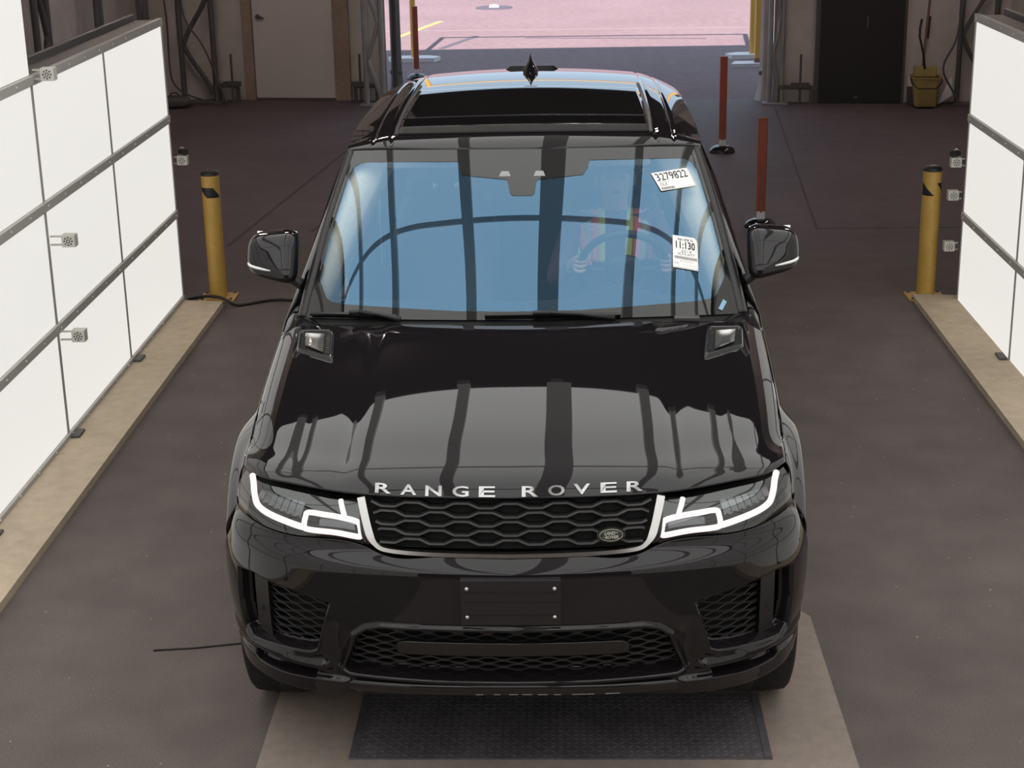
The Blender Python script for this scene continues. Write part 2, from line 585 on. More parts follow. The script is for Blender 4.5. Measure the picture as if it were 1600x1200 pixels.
# ================================================================== SETTING
def slab(x0, x1, y0, y1, z0, z1):
    return MB().box((x0, y0, z0), (x1, y1, z1))

BACK_RZ = math.atan(-0.12)
def back_y(x):
    return 15.44 - 0.12 * x

# floor: rough asphalt lane, darker sealed floor of the hall behind it, paved lot outside
struct('floor', slab(-9, 9, -10, 7.55, -0.2, 0), 'asphalt', 'rough dark grey asphalt floor of the lane around the car', 'floor')
mb = MB().prism([(-9, 7.55, -0.2), (9, 7.55, -0.2), (9, back_y(9) + .25, -0.2), (-9, back_y(-9) + .25, -0.2)], (0, 0, 0.199))
struct('floor_hall', mb, 'asphalt_in', 'dark smooth floor of the tent hall behind the car', 'floor')
mb = MB().prism([(-60, back_y(-9) - 7, -0.25), (-9, back_y(-9) + .25, -0.25), (9, back_y(9) + .25, -0.25), (60, back_y(9) - 7, -0.25), (60, 160, -0.25), (-60, 160, -0.25)], (0, 0, 0.245))
struct('ground_outside', mb, 'lot', 'pinkish sunlit pavement outside the tent opening', 'pavement')

# seams in the hall floor
mb = MB()
for a, b, wd in (((2.62, 14.6), (2.2, 8.4), .02), ((-1.9, 14.0), (-2.5, 8.0), .03), ((-1.2, 13.0), (-1.9, 8.5), .025), ((2.2, 8.4), (9, 8.35), .015)):
    d = Vector((b[0] - a[0], b[1] - a[1])).normalized() * wd / 2
    mb.prism([(a[0] - d.y, a[1] + d.x, -.002), (a[0] + d.y, a[1] - d.x, -.002), (b[0] + d.y, b[1] - d.x, -.002), (b[0] - d.y, b[1] + d.x, -.002)], (0, 0, .003))
o = put('floor_seam', mb, 'crack', None, kind='structure', label='thin dark seams running across the hall floor', category='seam')

# concrete pad and steel tread plate under the car
mb = MB().prism([(-.90, .9, 0), (-.885, -3.0, 0), (1.175, -3.0, 0), (1.16, 1.38, 0), (1.08, 1.5, 0), (-.78, 1.5, 0), (-.84, 1.2, 0)], (0, 0, .006))
struct('pad_concrete', mb, 'pad', 'tan concrete pad let into the floor under the car front', 'concrete pad')
tp = thing('tread_plate', 'dark steel diamond tread plate on the concrete pad below the bumper', 'floor plate', (0.147, .95, .006))
put('plate_sheet', MB().box((-.73, -.675, 0), (.73, -.22, .006)), 'plate', tp)
mb = MB()
px, py = .027, .027
for i in range(int(1.41 / px)):
    for j in range(int(.44 / py)):
        cx, cy = -.700 + i * px, -.655 + j * py
        a = math.radians(35 if (i + j) % 2 else -35)
        ca, sa = math.cos(a), math.sin(a)
        L, W, H = .0135, .0035, .0016
        pts = [(-L, 0, 0), (0, -W, 0), (L, 0, 0), (0, W, 0), (-L * .6, 0, H), (L * .6, 0, H)]
        mb.add([(cx + p[0] * ca - p[1] * sa, cy + p[0] * sa + p[1] * ca, .006 + p[2]) for p in pts],
               [(0, 1, 5, 4), (1, 2, 5), (2, 3, 4, 5), (3, 0, 4)])
put('tread_studs', mb, 'plate', tp, kind='stuff')
for sx in (-.715, .715):
    put('plate_rim', MB().box((sx - .012, -.675, .006), (sx + .012, -.22, .0085)), 'plate', tp)

# kerbs the light walls stand on
def kerb(name, pts, label):
    struct(name, MB().prism([(x, y, -.002) for x, y in pts], (0, 0, .042)), 'concrete', label, 'kerb')
kerb('kerb_left', [(-2.18, 6.20), (-2.85, 6.30), (-2.85, -8), (-2.19, -8)], 'low tan concrete kerb under the left light wall')
kerb('kerb_right', [(2.53, 6.22), (2.49, -8), (3.2, -8), (3.2, 6.12)], 'low tan concrete kerb under the right light wall')

# light walls
def light_wall(name, x, sgn, joints, tall_from, label, zoff=0.0):
    """sgn: direction the lit face looks towards (+1 = +x)"""
    t = thing(name, label, 'light wall', (x, joints[0], 0.04))
    y0 = joints[0]
    rows = [.0, .60, 1.245, 1.885, 2.525, 3.165]
    rows = [r + zoff for r in rows]
    tall_i = joints.index(tall_from)
    ymin = joints[-1]
    g = .024
    # panels
    for k in range(len(joints) - 1):
        ya, yb = joints[k] - y0, joints[k + 1] - y0
        n = 5 if k >= tall_i else 3
        for r in range(n):
            put('light_panel', MB().box((-.012 * sgn, yb + g, rows[r] + .03), (0, ya - g, rows[r + 1] - .022)), 'panel', t)
        # upright joint strip
        hgt = rows[n]
        put('joint_strip', MB().box((-.02 * sgn, yb - g, 0), (-.002 * sgn, yb + g, hgt)), 'alu', t)
    put('joint_strip', MB().box((-.05 * sgn, -.006, 0), (.002 * sgn, .008, rows[3])), 'alu', t)
    # rails
    sc = MB()
    for r in range(6):
        start = 0 if r <= 3 else tall_from - y0
        a = rows[r] - (.0 if r == 0 else .024)
        b = rows[r] + .024
        put('rail', MB().bbox((-.02 * sgn, ymin - y0, a), (.012 * sgn, start, b), .003), 'alu', t)
        yy = start - .07
        while yy > -9:
            c = (a + b) / 2
            sc.lathe([(.0001, .016 * sgn), (.006, .0155 * sgn), (.007, .012 * sgn)], 8, 'x', (0, yy, c))
            yy -= .30
    put('screws', sc, 'screw', t, kind='stuff')
    # lamp casing behind the panels
    put('lamp_casing', MB().box((-.20 * sgn, tall_from - y0, 0), (-.022 * sgn, -.004, rows[3] + .012)), 'casing', t)
    put('lamp_casing', MB().box((-.30 * sgn, ymin - y0, 0), (-.022 * sgn, tall_from - y0 - .004, rows[5] + .012)), 'casing', t)
    put('cap_rail', MB().box((-.20 * sgn, tall_from - y0, rows[3] + .012), (-.17 * sgn, 0, rows[3] + .05)), 'casing', t)
    # clips at the foot of the wall
    for yb in joints[1:6]:
        put('foot_clip', MB().bbox((.012 * sgn, yb - y0 - .02, 0), (.060 * sgn, yb - y0 + .10, .014), .005), 'casing', t)
    return t

LJ = [6.28, 4.83, 3.48] + [3.48 - 1.37 * k for k in range(1, 9)]
RJ = [6.08, 4.72, 3.36] + [3.36 - 1.37 * k for k in range(1, 9)]
light_wall('light_wall', -2.47, 1, LJ, 3.48, 'glowing white panel wall on the left side of the car')
light_wall('light_wall', 2.80, -1, RJ, 3.36, 'glowing white panel wall on the right side of the car', -.03)

# lit ceiling above the front of the lane, with ribs
CEIL_Z = 3.32
CEIL_YF = 3.95
RIBS_X = [-1.87, -1.18, -.48, .19, .87, 1.55, 2.2]
RIB_W = {.19: .18}
CROSS_Y = [2.36, .2, -2.0, -4.2, -6.4]
ce = MB().box((-2.75, -7.5, CEIL_Z + .02), (3.08, CEIL_YF, CEIL_Z + .12))
ceiling = struct('ceiling', ce, 'casing', 'lit ceiling over the lane with dark ribs', 'ceiling')
xs = [-2.47] + RIBS_X + [2.80]
ys = [CEIL_YF] + CROSS_Y + [-7.4]
for i in range(len(xs) - 1):
    for j in range(len(ys) - 1):
        put('ceiling_panel', MB().box((xs[i] + .01, ys[j + 1] + .01, CEIL_Z), (xs[i + 1] - .01, ys[j] - .01, CEIL_Z + .018)), 'sky_panel', ceiling)
for x in RIBS_X:
    wd = RIB_W.get(x, .085)
    put('ceiling_rib', MB().box((x - wd / 2, -7.4, CEIL_Z - .05), (x + wd / 2, CEIL_YF + .02, CEIL_Z - .001)), 'rib', ceiling)
    put('rib_bracket', MB().box((x - .06, CEIL_YF + .02, CEIL_Z - .05), (x + .03, CEIL_YF + .10, CEIL_Z + .04)), 'alu', ceiling)
for y in CROSS_Y:
    put('ceiling_rib', MB().box((-2.47, y - .03, CEIL_Z - .035), (2.80, y + .03, CEIL_Z - .0005)), 'rib', ceiling)

# tent shell
TZ = 4.9
struct('ceiling_tent', MB().box((-5.2, -9.2, TZ), (5.6, 16.4, TZ + .06)), 'fabric_dark', 'dark tent roof over the hall', 'tent roof')
struct('wall_left', MB().box((-5.06, -9.2, 0), (-5.0, 16.2, TZ)), 'fabric', 'grey tent fabric wall on the left', 'tent wall')
struct('wall_right', MB().box((5.3, -9.2, 0), (5.36, 16.0, TZ)), 'fabric', 'grey tent fabric wall on the right', 'tent wall')
struct('wall_front', MB().box((-5.06, -9.2, 0), (5.36, -9.14, TZ)), 'fabric_dark', 'dark tent wall behind the photographer', 'tent wall')
def back_seg(name, x0, x1, z0, z1, label, thick=.05, m_='fabric'):
    # local frame of the back wall: x along it, y away from the viewer
    o = struct(name, MB().box((x0, 0, z0), (x1, thick, z1)), m_, label, 'tent wall')
    o.location = (0, 15.44, 0)
    o.rotation_euler = (0, 0, BACK_RZ)
    return o
back_seg('wall_back_left', -5.1, -3.80, 0, TZ, 'grey tent fabric left of the white door')
back_seg('wall_back_middle', -2.46, -2.02, 0, TZ, 'narrow grey tent fabric between white door and opening')
back_seg('wall_back_right', 2.66, 3.16, 0, TZ, 'grey tent fabric between opening and black door')
back_seg('wall_back_corner', 4.17, 5.45, 0, TZ, 'grey tent fabric right of the black door')
back_seg('wall_back_top', -3.80, 4.17, 3.4, TZ, 'dark tent fabric above the opening', m_='fabric_dark')
for nm, x0, x1 in (('wall_back_lintel_left', -3.80, -2.46), ('wall_back_lintel_right', 3.16, 4.17)):
    back_seg(nm, x0, x1, 2.16, 3.4, 'grey tent fabric above a ' + ('white' if x0 < 0 else 'black') + ' door')

def backthing(name, label, cat, x, dy=0.0, group=None):
    c, s_ = math.cos(BACK_RZ), math.sin(BACK_RZ)
    return thing(name, label, cat, (x * c - dy * s_, 15.44 + x * s_ + dy * c, 0), BACK_RZ, group)

# white door with timber frame
d1 = backthing('door_1', 'closed off-white door with timber frame in the tent back wall', 'door', -3.16)
d1['kind'] = 'structure'
put('door_leaf', MB().bbox((-.505, -.03, .03), (.50, .015, 2.05), .004), 'door', d1)
for a, b in ((-.64, -.515), (.51, .70)):
    put('door_frame', MB().box((a, -.06, 0), (b, .05, 2.16)), 'wood', d1)
put('door_frame', MB().box((-.64, -.06, 2.06), (.70, .05, 2.16)), 'wood', d1)
put('threshold', MB().box((-.515, -.05, 0), (.51, .05, .03)), 'casing', d1)
hn = put('door_handle', MB().lathe([(.0001, -.075), (.028, -.07), (.03, -.05), (.012, -.045), (.012, -.03)], 16, 'y', (-.43, 0, 1.02)), 'darksteel', d1)
put('lever', MB().tube([(-.43, -.07, 1.02), (-.40, -.075, 1.02), (-.35, -.075, 1.0)], .012, 8), 'darksteel', d1)
# black door
d2 = backthing('door_2', 'closed black door in the tent back wall beside the mop bucket', 'door', 3.67)
d2['kind'] = 'structure'
put('door_leaf', MB().bbox((-.475, -.09, .0), (.475, -.03, 2.1), .004), 'darkdoor', d2)
for a, b in ((-.53, -.475), (.475, .51)):
    put('door_frame', MB().box((a, -.06, 0), (b, .05, 2.16)), 'darksteel', d2)
put('door_frame', MB().box((-.53, -.06, 2.10), (.51, .05, 2.16)), 'darksteel', d2)
put('door_handle', MB().bbox((.045, -.13, .86), (.07, -.09, 1.02), .008), 'silver', d2)
put('foot_bolt', MB().bbox((-.06, -.11, .06), (-.02, -.09, .085), .004), 'darksteel', d2)

# fabric skirts, low rails and stakes at the wall foot
def floor_rail(x0, x1, label, stake):
    t = backthing('wall_rail', label, 'rail', (x0 + x1) / 2, -.12)
    h = (x1 - x0) / 2
    put('bar', MB().box((-h, -.03, .17), (h, .03, .215)), 'casing', t)
    put('stake', MB().cyl((stake, -.04, 0), (stake, -.04, .58), .014, 8), 'darksteel', t)
    put('stake_plate', MB().box((stake - .11, -.08, .19), (stake + .11, -.03, .25)), 'casing', t)
    for q in (-h, h - .03):
        put('foot', MB().box((q, -.03, 0), (q + .03, .03, .17)), 'casing', t)
floor_rail(-4.12, -3.86, 'low dark rail with a thin stake left of the white door', .06)
floor_rail(-2.40, -2.10, 'low dark rail with a thin stake right of the white door', -.06)
floor_rail(2.72, 3.12, 'low dark rail with a thin stake left of the black door', .06)

# trusses
def truss(label, x, y, wdt, h, r, sty, rz=0.0, m_='darksteel', group='tent trusses'):
    t = thing('tent_truss', label, 'truss', (x, y, 0), rz, group)
    for q in (-wdt / 2, wdt / 2):
        put('chord', MB().cyl((q, 0, 0), (q, 0, h), r, 12), m_, t, smooth=True, angle=40)
    n = max(2, int(h / sty))
    pts = []
    for k in range(n * 12 + 1):
        u = k / 12
        tri = abs((u % 2) - 1)
        sm = .5 - .5 * math.cos(math.pi * tri)
        pts.append(((.35 * sm + .65 * tri - .5) * (wdt - 2 * r), 0, .1 + u * sty * .98))
    pts = [p for p in pts if p[2] < h]
    put('web', MB().tube(pts, r * .85, 8), m_, t, smooth=True, angle=40)
    put('foot_plate', MB().bbox((-wdt / 2 - .08, -.1, 0), (wdt / 2 + .08, .1, .015), .004), m_, t)
    return t
truss('dark steel truss leg with curved web in the left rear corner', -4.32, 15.72, .40, TZ, .035, .62)
truss('dark steel truss leg with curved web in the right rear corner', 4.93, 14.75, .40, TZ, .03, .70)
truss('galvanised truss post at the left edge of the opening', -2.11, 15.30, .20, TZ, .032, .45, BACK_RZ, 'galv')
truss('galvanised truss post at the right edge of the opening', 2.66, 15.00, .14, TZ, .030, .45, BACK_RZ, 'galv')
truss('dark side truss seen above the left light wall near its tall part', -4.8, 11.2, .24, TZ, .035, .62, math.radians(80))
truss('dark side truss seen above the middle of the left light wall', -4.8, 13.2, .10, TZ, .028, .62, math.radians(80))
truss('dark side truss seen above the far end of the left light wall', -4.75, 14.9, .20, TZ, .03, .62, math.radians(80))
truss('dark side truss seen above the right light wall', 5.1, 12.6, .40, TZ, .035, .8, math.radians(80))
# cables and clutter hanging in the left rear corner
for pts, lb in (([(-4.62, 15.55, 2.4), (-4.45, 15.5, 1.6), (-4.40, 15.5, 1.05), (-4.22, 15.5, .75), (-4.05, 15.5, .30), (-3.95, 15.5, .012)], 'thin dark cable hanging down the left corner truss'),
                ([(-4.75, 15.45, 2.2), (-4.62, 15.45, 1.3), (-4.60, 15.4, .6), (-4.55, 15.4, .25), (-4.30, 15.4, .10), (-4.0, 15.4, .012)], 'dark cable curving to the floor beside the left corner truss'),
                ([(4.75, 14.5, 1.5), (4.66, 14.5, 1.0), (4.60, 14.5, .7), (4.50, 14.5, .45), (4.62, 14.5, .2), (4.7, 14.5, .012)], 'thin dark cable hanging beside the right corner truss')):
    f_ = nspline(range(len(pts)), np.array(pts))
    put('cable', MB().tube([tuple(p_) for p_ in f_(np.linspace(0, len(pts) - 1, 40))], .012, 6), 'darksteel', None, True, label=lb, category='cable')
sb_ = thing('sand_bag', 'dark slumped weight bag at the foot of the left corner truss', 'weight bag', (-4.55, 15.30, 0))
put('bag', MB().ellipsoid((0, 0, .075), (.20, .11, .075), (.7, .8)), 'casing', sb_, smooth=True)
put('bag_handle', MB().tube([(-.06, 0, .14), (-.03, 0, .18), (.03, 0, .18), (.06, 0, .14)], .008, 6), 'black', sb_, smooth=True)
# rolled door curtain edges
for x, lb in ((-1.93, 'dark rolled curtain edge at the left of the opening'), (2.57, 'tan rolled curtain edge at the right of the opening')):
    t = backthing('door_curtain', lb, 'curtain', x, .16)
    mb = MB()
    pts = []
    for k in range(25):
        a = 2 * math.pi * k / 24
        pts.append((.06 * math.cos(a) * (1 + .2 * math.sin(3 * a)), .09 * math.sin(a)))
    rows = [[(p[0] * (1 + .9 * math.exp(-z / .12)), p[1] * (1 + .5 * math.exp(-z / .12)), z) for p in pts[:-1]] for z in np.linspace(0.0, 3.4, 30)]
    mb.grid(np.array(rows), close=True)
    put('curtain_roll', mb, 'fabric' if x > 0 else 'casing', t, smooth=True)
    put('curtain_strap', MB().lathe([(.07, .30), (.078, .31), (.078, .34), (.07, .35)], 16, 'z'), 'casing', t)

# ceiling lamps of the hall
for x, y, lb in ((-1.95, 8.6, 'left of the two inner fluorescent lamps under the tent roof'), (.42, 9.6, 'right of the two inner fluorescent lamps under the tent roof'),
                 (-3.6, 10.4, 'front left outer fluorescent lamp under the tent roof'), (3.6, 10.6, 'front right outer fluorescent lamp under the tent roof'),
                 (-4.2, 12.8, 'rear left outer fluorescent lamp under the tent roof'), (4.05, 12.8, 'rear right outer fluorescent lamp under the tent roof')):
    t = thing('tube_lamp', lb, 'lamp', (x, y, TZ - .25), 0, 'fluorescent lamps of the hall')
    put('lamp_body', MB().bbox((-.62, -.06, .05), (.62, .06, .12), .01), 'whitebase', t)
    put('lamp_tube', MB().cyl((-.30, 0, .03), (.30, 0, .03), .02, 12), 'lamp', t)
    for q in (-.4, .4):
        put('hanger', MB().cyl((q, 0, .12), (q, 0, .25), .006, 6), 'galv', t)

# ================================================================== OUTSIDE
# yellow clearance frame and its posts on white bases
cf = thing('clearance_bar', 'yellow overhead clearance frame standing outside the opening', 'gate', (0, 19.4, -.005))
put('post', MB().cyl((-2.0, .1, .05), (-2.0, .1, 3.3), .042, 14), 'yellow2', cf, smooth=True, angle=40)
put('post', MB().cyl((2.86, -.05, .05), (2.86, -.05, 3.3), .042, 14), 'yellow2', cf, smooth=True, angle=40)
put('crossbar', MB().cyl((-2.05, .1, 3.3), (2.9, -.05, 3.3), .045, 14), 'yellow2', cf, smooth=True, angle=40)
for x, y in ((-2.0, .1), (2.86, -.05)):
    put('post_base', MB().prism([(x - .30, y - .16, 0), (x + .30, y - .16, 0), (x + .38, y + .05, 0), (x + .2, y + .18, 0), (x - .2, y + .18, 0), (x - .38, y + .05, 0)], (0, 0, .06)), 'whitebase', cf)
yp = thing('yellow_post', 'yellow square post with brown foot nearest the right edge of the opening', 'post', (2.84, 18.45, -.005))
put('post', MB().bbox((-.045, -.045, .05), (.045, .045, 2.2), .008), 'yellow2', yp)
put('foot_sleeve', MB().bbox((-.05, -.05, .05), (.05, .05, .11), .006), 'broomstick', yp)
put('post_base', MB().prism([(-.38, -.15, 0), (.28, -.15, 0), (.3, .15, 0), (-.3, .15, 0)], (0, 0, .05)), 'whitebase', yp)
# strips and a cover in the pavement
for a, b, wd, m_, lb in (((-.45, 22.25), (2.40, 21.8), .07, 'bluegrey', 'long grey strip set across the pavement outside'),
                         ((-1.72, 20.95), (-1.25, 22.6), .10, 'bluegrey', 'short slanting grey strip in the pavement outside'),
                         ((-8, 23.7), (9, 23.1), .09, 'line', 'faint pale line across the pavement outside'),
                         ((-2.6, 22.3), (-2.0, 25.0), .10, 'yellow2', 'faded yellow line on the pavement outside')):
    d = Vector((b[0] - a[0], b[1] - a[1])).normalized() * wd / 2
    mb = MB().prism([(a[0] - d.y, a[1] + d.x, -.01), (a[0] + d.y, a[1] - d.x, -.01), (b[0] + d.y, b[1] - d.x, -.01), (b[0] - d.y, b[1] + d.x, -.01)], (0, 0, .009))
    put('pavement_strip', mb, m_, None, label=lb, category='pavement strip', kind='structure')
t = thing('drain_cover', 'small grey drain cover in the sunlit pavement far outside', 'drain cover', (-1.15, 27.3, -.005))
put('rim', MB().lathe([(.0001, .02), (.34, .02), (.36, 0)], 24), 'bluegrey', t)
put('knob', MB().lathe([(.0001, .07), (.08, .06), (.1, .02)], 16), 'whitebase', t)
# ================================================================== THE CAR
CAR = thing('sport_utility_vehicle', 'glossy black luxury sport utility vehicle parked nose-on between the light walls', 'car')
def cp(name, mb, material, parent=None, smooth=True, solid=None, angle=None, label=None, **k):
    o = put(name, mb, material, parent or CAR, smooth, solid, angle, **k)
    if label:
        o['label'] = label
    return o
def mir(P):
    P = np.array(P, float).copy()
    P[..., 0] *= -1
    return P
def axis_lin(*segs):
    """non-uniform samples: (a, b, n) pieces"""
    out = []
    for a, b, n in segs:
        out += list(np.linspace(a, b, n, endpoint=False))
    return np.array(out + [segs[-1][1]])

# --- hood
S, T = np.meshgrid(np.linspace(-1, 1, 241), axis_lin((0, .06, 16), (.06, 1, 110)))
HOOD = cp('hood', MB().grid(hood(S, T)), 'paint', solid=.006)

# --- front fascia with recesses
def poly_sd(poly, X, Z):
    poly = np.array(poly, float)
    d = np.full(X.shape, 1e9)
    ins = np.zeros(X.shape, bool)
    n = len(poly)
    for i in range(n):
        a, b = poly[i], poly[(i + 1) % n]
        e = b - a
        w0, w1 = X - a[0], Z - a[1]
        t = np.clip((w0 * e[0] + w1 * e[1]) / (e @ e), 0, 1)
        d = np.minimum(d, np.hypot(w0 - e[0] * t, w1 - e[1] * t))
        c = ((a[1] > Z) != (b[1] > Z)) & (X < (b[0] - a[0]) * (Z - a[1]) / (b[1] - a[1] + 1e-12) + a[0])
        ins ^= c
    return np.where(ins, -d, d)
INTAKE = [(.592, .700), (.66, .714), (.74, .724), (.86, .735), (.922, .722), (.925, .60), (.912, .50), (.885, .483), (.78, .497), (.668, .510), (.645, .522)]
LOWER = [(-.42, .626), (.42, .626), (.465, .616), (.50, .59), (.548, .452), (.53, .443), (.25, .432), (0, .428), (-.25, .432), (-.53, .443), (-.548, .452), (-.50, .59), (-.465, .616)]
SLOT = [(.645, .440), (.75, .437), (.868, .428), (.885, .41), (.872, .392), (.75, .400), (.655, .408)]
fas_bot = tab([(0, .357), (.4, .356), (.6, .348), (.8, .336), (1, .334)])
def fas_disp(P):
    X, Z = np.abs(P[..., 0]), P[..., 2]
    sg = np.sign(P[..., 0])
    si, so, sl = poly_sd(INTAKE, X, Z), poly_sd(LOWER, P[..., 0], Z), poly_sd(SLOT, X, Z)
    Q = P.copy()
    k = .050 * sstep(.006, -.016, si)
    Q[..., 0] -= sg * k * .45
    Q[..., 1] += k * .9
    Q[..., 1] += .065 * sstep(.005, -.016, so)
    Q[..., 1] -= .010 * np.exp(-((so - .012) / .009) ** 2)
    Q[..., 1] -= .008 * np.exp(-((si - .016) / .012) ** 2) * sstep(.60, .45, Z)
    k = .035 * sstep(.004, -.010, sl)
    Q[..., 0] -= sg * k * .4
    Q[..., 1] += k
    # lower blade pushed forward, scooped flank between the openings, ledge under the grille
    Q[..., 1] -= .024 * sstep(.424, .402, Z) * sstep(.50, .57, X)
    Q[..., 1] -= .024 * sstep(.492, .458, Z) * sstep(.575, .63, X)
    Q[..., 1] += .020 * sstep(.452, .440, Z) * sstep(.575, .63, X)
    Q[..., 1] += .022 * np.exp(-((X - .565) / .035) ** 2) * sstep(.66, .58, Z) * sstep(.42, .48, Z)
    return Q, np.minimum(np.minimum(si, so), sl + .006)
qs = np.linspace(-1, 1, 561)
NZ = 210
Zg = np.array([np.linspace(float(fas_bot(abs(q))), float(fas_top(abs(q))), NZ) for q in qs])
base = fascia(np.repeat(qs[:, None], NZ, 1), Zg)
disp, sd = fas_disp(base)
mbF, mbB = MB(), MB()
R_, C_ = disp.shape[:2]
keep, back = [], []
hole = sd < -.016
for i in range(R_ - 1):
    for j in range(C_ - 1):
        f = (i * C_ + j, (i + 1) * C_ + j, (i + 1) * C_ + j + 1, i * C_ + j + 1)
        if hole[i, j] and hole[i + 1, j] and hole[i, j + 1] and hole[i + 1, j + 1]:
            back.append(f)
        else:
            keep.append(f)
mbF.add(disp.reshape(-1, 3), keep)
FAS = cp('front_bumper', mbF, 'paint')
bk = disp + np.array([0, .045, 0])
bk[..., 0] *= .985
mbB.add(bk.reshape(-1, 3), back)
o = cp('intake_backing', mbB, 'dull')
for o_ in (FAS, o):
    bm = bmesh.new(); bm.from_mesh(o_.data)
    bmesh.ops.delete(bm, geom=[v for v in bm.verts if not v.link_faces], context='VERTS')
    bm.to_mesh(o_.data); bm.free()
FAS.modifiers.new('thickness', 'SOLIDIFY').thickness = .003

_qq = np.linspace(0, 1, 400)
_qx = fas_plan(_qq)[:, 0]
def fas_xz(x, z, inset=0.0, xin=0.0):
    x = np.asarray(x, float); z = np.asarray(z, float)
    q = np.interp(np.abs(x) / fas_sx(z), _qx, _qq) * np.sign(x)
    P = fascia(q, z)
    P[..., 1] += inset
    P[..., 0] -= np.sign(x) * xin
    return P
def hexmesh(poly, x0, x1, z0, z1, pw, ph, inset, xin, wd, margin=.004, slope=0.0):
    """staggered honeycomb of thin bars clipped to the opening"""
    mb = MB()
    rows = int((z1 - z0) / ph) + 1
    for k in range(rows):
        zc = z0 + k * ph
        xx, zz = [], []
        n = int((x1 - x0) / pw) + 1
        for c in range(n):
            sgn = 1 if (c + k) % 2 == 0 else -1
            xc = x0 + c * pw
            for u in (-.24, .24):
                xx.append(xc + u * pw)
                zz.append(zc + sgn * ph * .32 + slope * (xc - x0))
        # densify
        X = np.interp(np.linspace(0, len(xx) - 1, (len(xx) - 1) * 3 + 1), range(len(xx)), xx)
        Zz = np.interp(np.linspace(0, len(zz) - 1, (len(zz) - 1) * 3 + 1), range(len(zz)), zz)
        sdv = poly_sd(poly, X, Zz)
        run = []
        for i in range(len(X) + 1):
            if i < len(X) and sdv[i] < margin:
                run.append(i)
            else:
                if len(run) > 1:
                    P = fas_xz(X[run], Zz[run], inset, xin)
                    mb.ribbon([tuple(p) for p in P], wd, .010, (0, -1, 0))
                run = []
    return mb
cp('lower_grille_mesh', hexmesh(LOWER, -.56, .56, .432, .64, .048, .0155, .052, 0, .0045), 'meshb', smooth=False)
for sg in (1, -1):
    poly = [(sg * x, z) for x, z in INTAKE]
    mb = hexmesh(poly, *( (.58, .83) if sg > 0 else (-.83, -.58) ), .47, .76, .046, .0150, .045, .02, .0030, slope=.06 * sg)
    cp('intake_mesh', mb, 'meshb', smooth=False)
    # upright fin at the outer side of the intake
    zz = np.linspace(.497, .722, 14)
    A = fas_xz(np.full(14, sg * .826), zz, .030, .015)
    B = fas_xz(np.full(14, sg * .872), zz, .028, .010)
    C = fas_xz(np.full(14, sg * .876), zz, .060, .010)
    cp('intake_fin', MB().grid(np.stack([A, B, C], 1)), 'satin', smooth=False, solid=.003)
    put('fin_sensor', MB().lathe([(.0001, -.004), (.009, -.003), (.010, .01)], 14, 'y', tuple(fas_xz(sg * .848, .60, .029, .012))), 'satin', CAR)
# smooth radar panel inside the lower grille
xx = np.linspace(-.375, .375, 61)
rows = []
for t_ in np.linspace(0, 1, 12):
    e = np.clip((np.abs(xx) - .335) / .04, 0, 1)
    hz = .5 - .5 * (1 - np.sqrt(np.clip(1 - e ** 2, 0, 1)))
    zc = .552
    rows.append(fas_xz(xx, zc + (t_ - .5) * 2 * .030 * (.35 + 1.3 * (hz - .0) * .5 / .325 * .5 + 0), .030))
cp('radar_panel', MB().grid(np.array(rows)), 'gloss', solid=.01)
# splitter lip along the bottom
qs2 = np.linspace(-.57, .57, 121)
lip = []
for dz, dy in ((.052, -.004), (.046, -.014), (.020, -.016), (.004, -.008), (-.004, .012), (-.004, .08)):
    P = fascia(qs2, np.full(121, .357 + max(dz, 0)))
    P[:, 2] = .357 + dz
    P[:, 1] += dy
    lip.append(P)
cp('bumper_lip', MB().grid(np.array(lip)), 'gloss', label='scuffed gloss black lip along the bottom of the bumper')
for k in range(9):
    x0 = -.12 + k * .052 + random.uniform(-.01, .01)
    P = fas_xz(np.linspace(x0, x0 + random.uniform(.02, .05), 4), np.full(4, .372), -.0165)
    cp('lip_scuff', MB().tube([tuple(p) for p in P], .0012, 5), 'greyink')
for sx in (-.33, .62):
    cp('tow_hook', MB().tube([(sx - .02, .16, .335), (sx, .15, .322), (sx + .02, .16, .335)], .008, 8), 'dull')

# number plate bracket
pb = cp('plate_bracket', MB().bbox((-.158, -.016, .663), (.158, .012, .818), .003), 'satin', smooth=False, label='empty black number plate bracket')
for z in (.775, .742, .697):
    cp('bracket_rib', MB().box((-.15, -.0185, z), (.15, -.015, z + .0022)), 'satin', pb, smooth=False)
for x in (-.138, .138):
    for z in (.693, .79):
        cp('bracket_screw', MB().lathe([(.0001, -.021), (.005, -.0205), (.0062, -.016)], 12, 'y', (x, 0, z)), 'screw', pb)

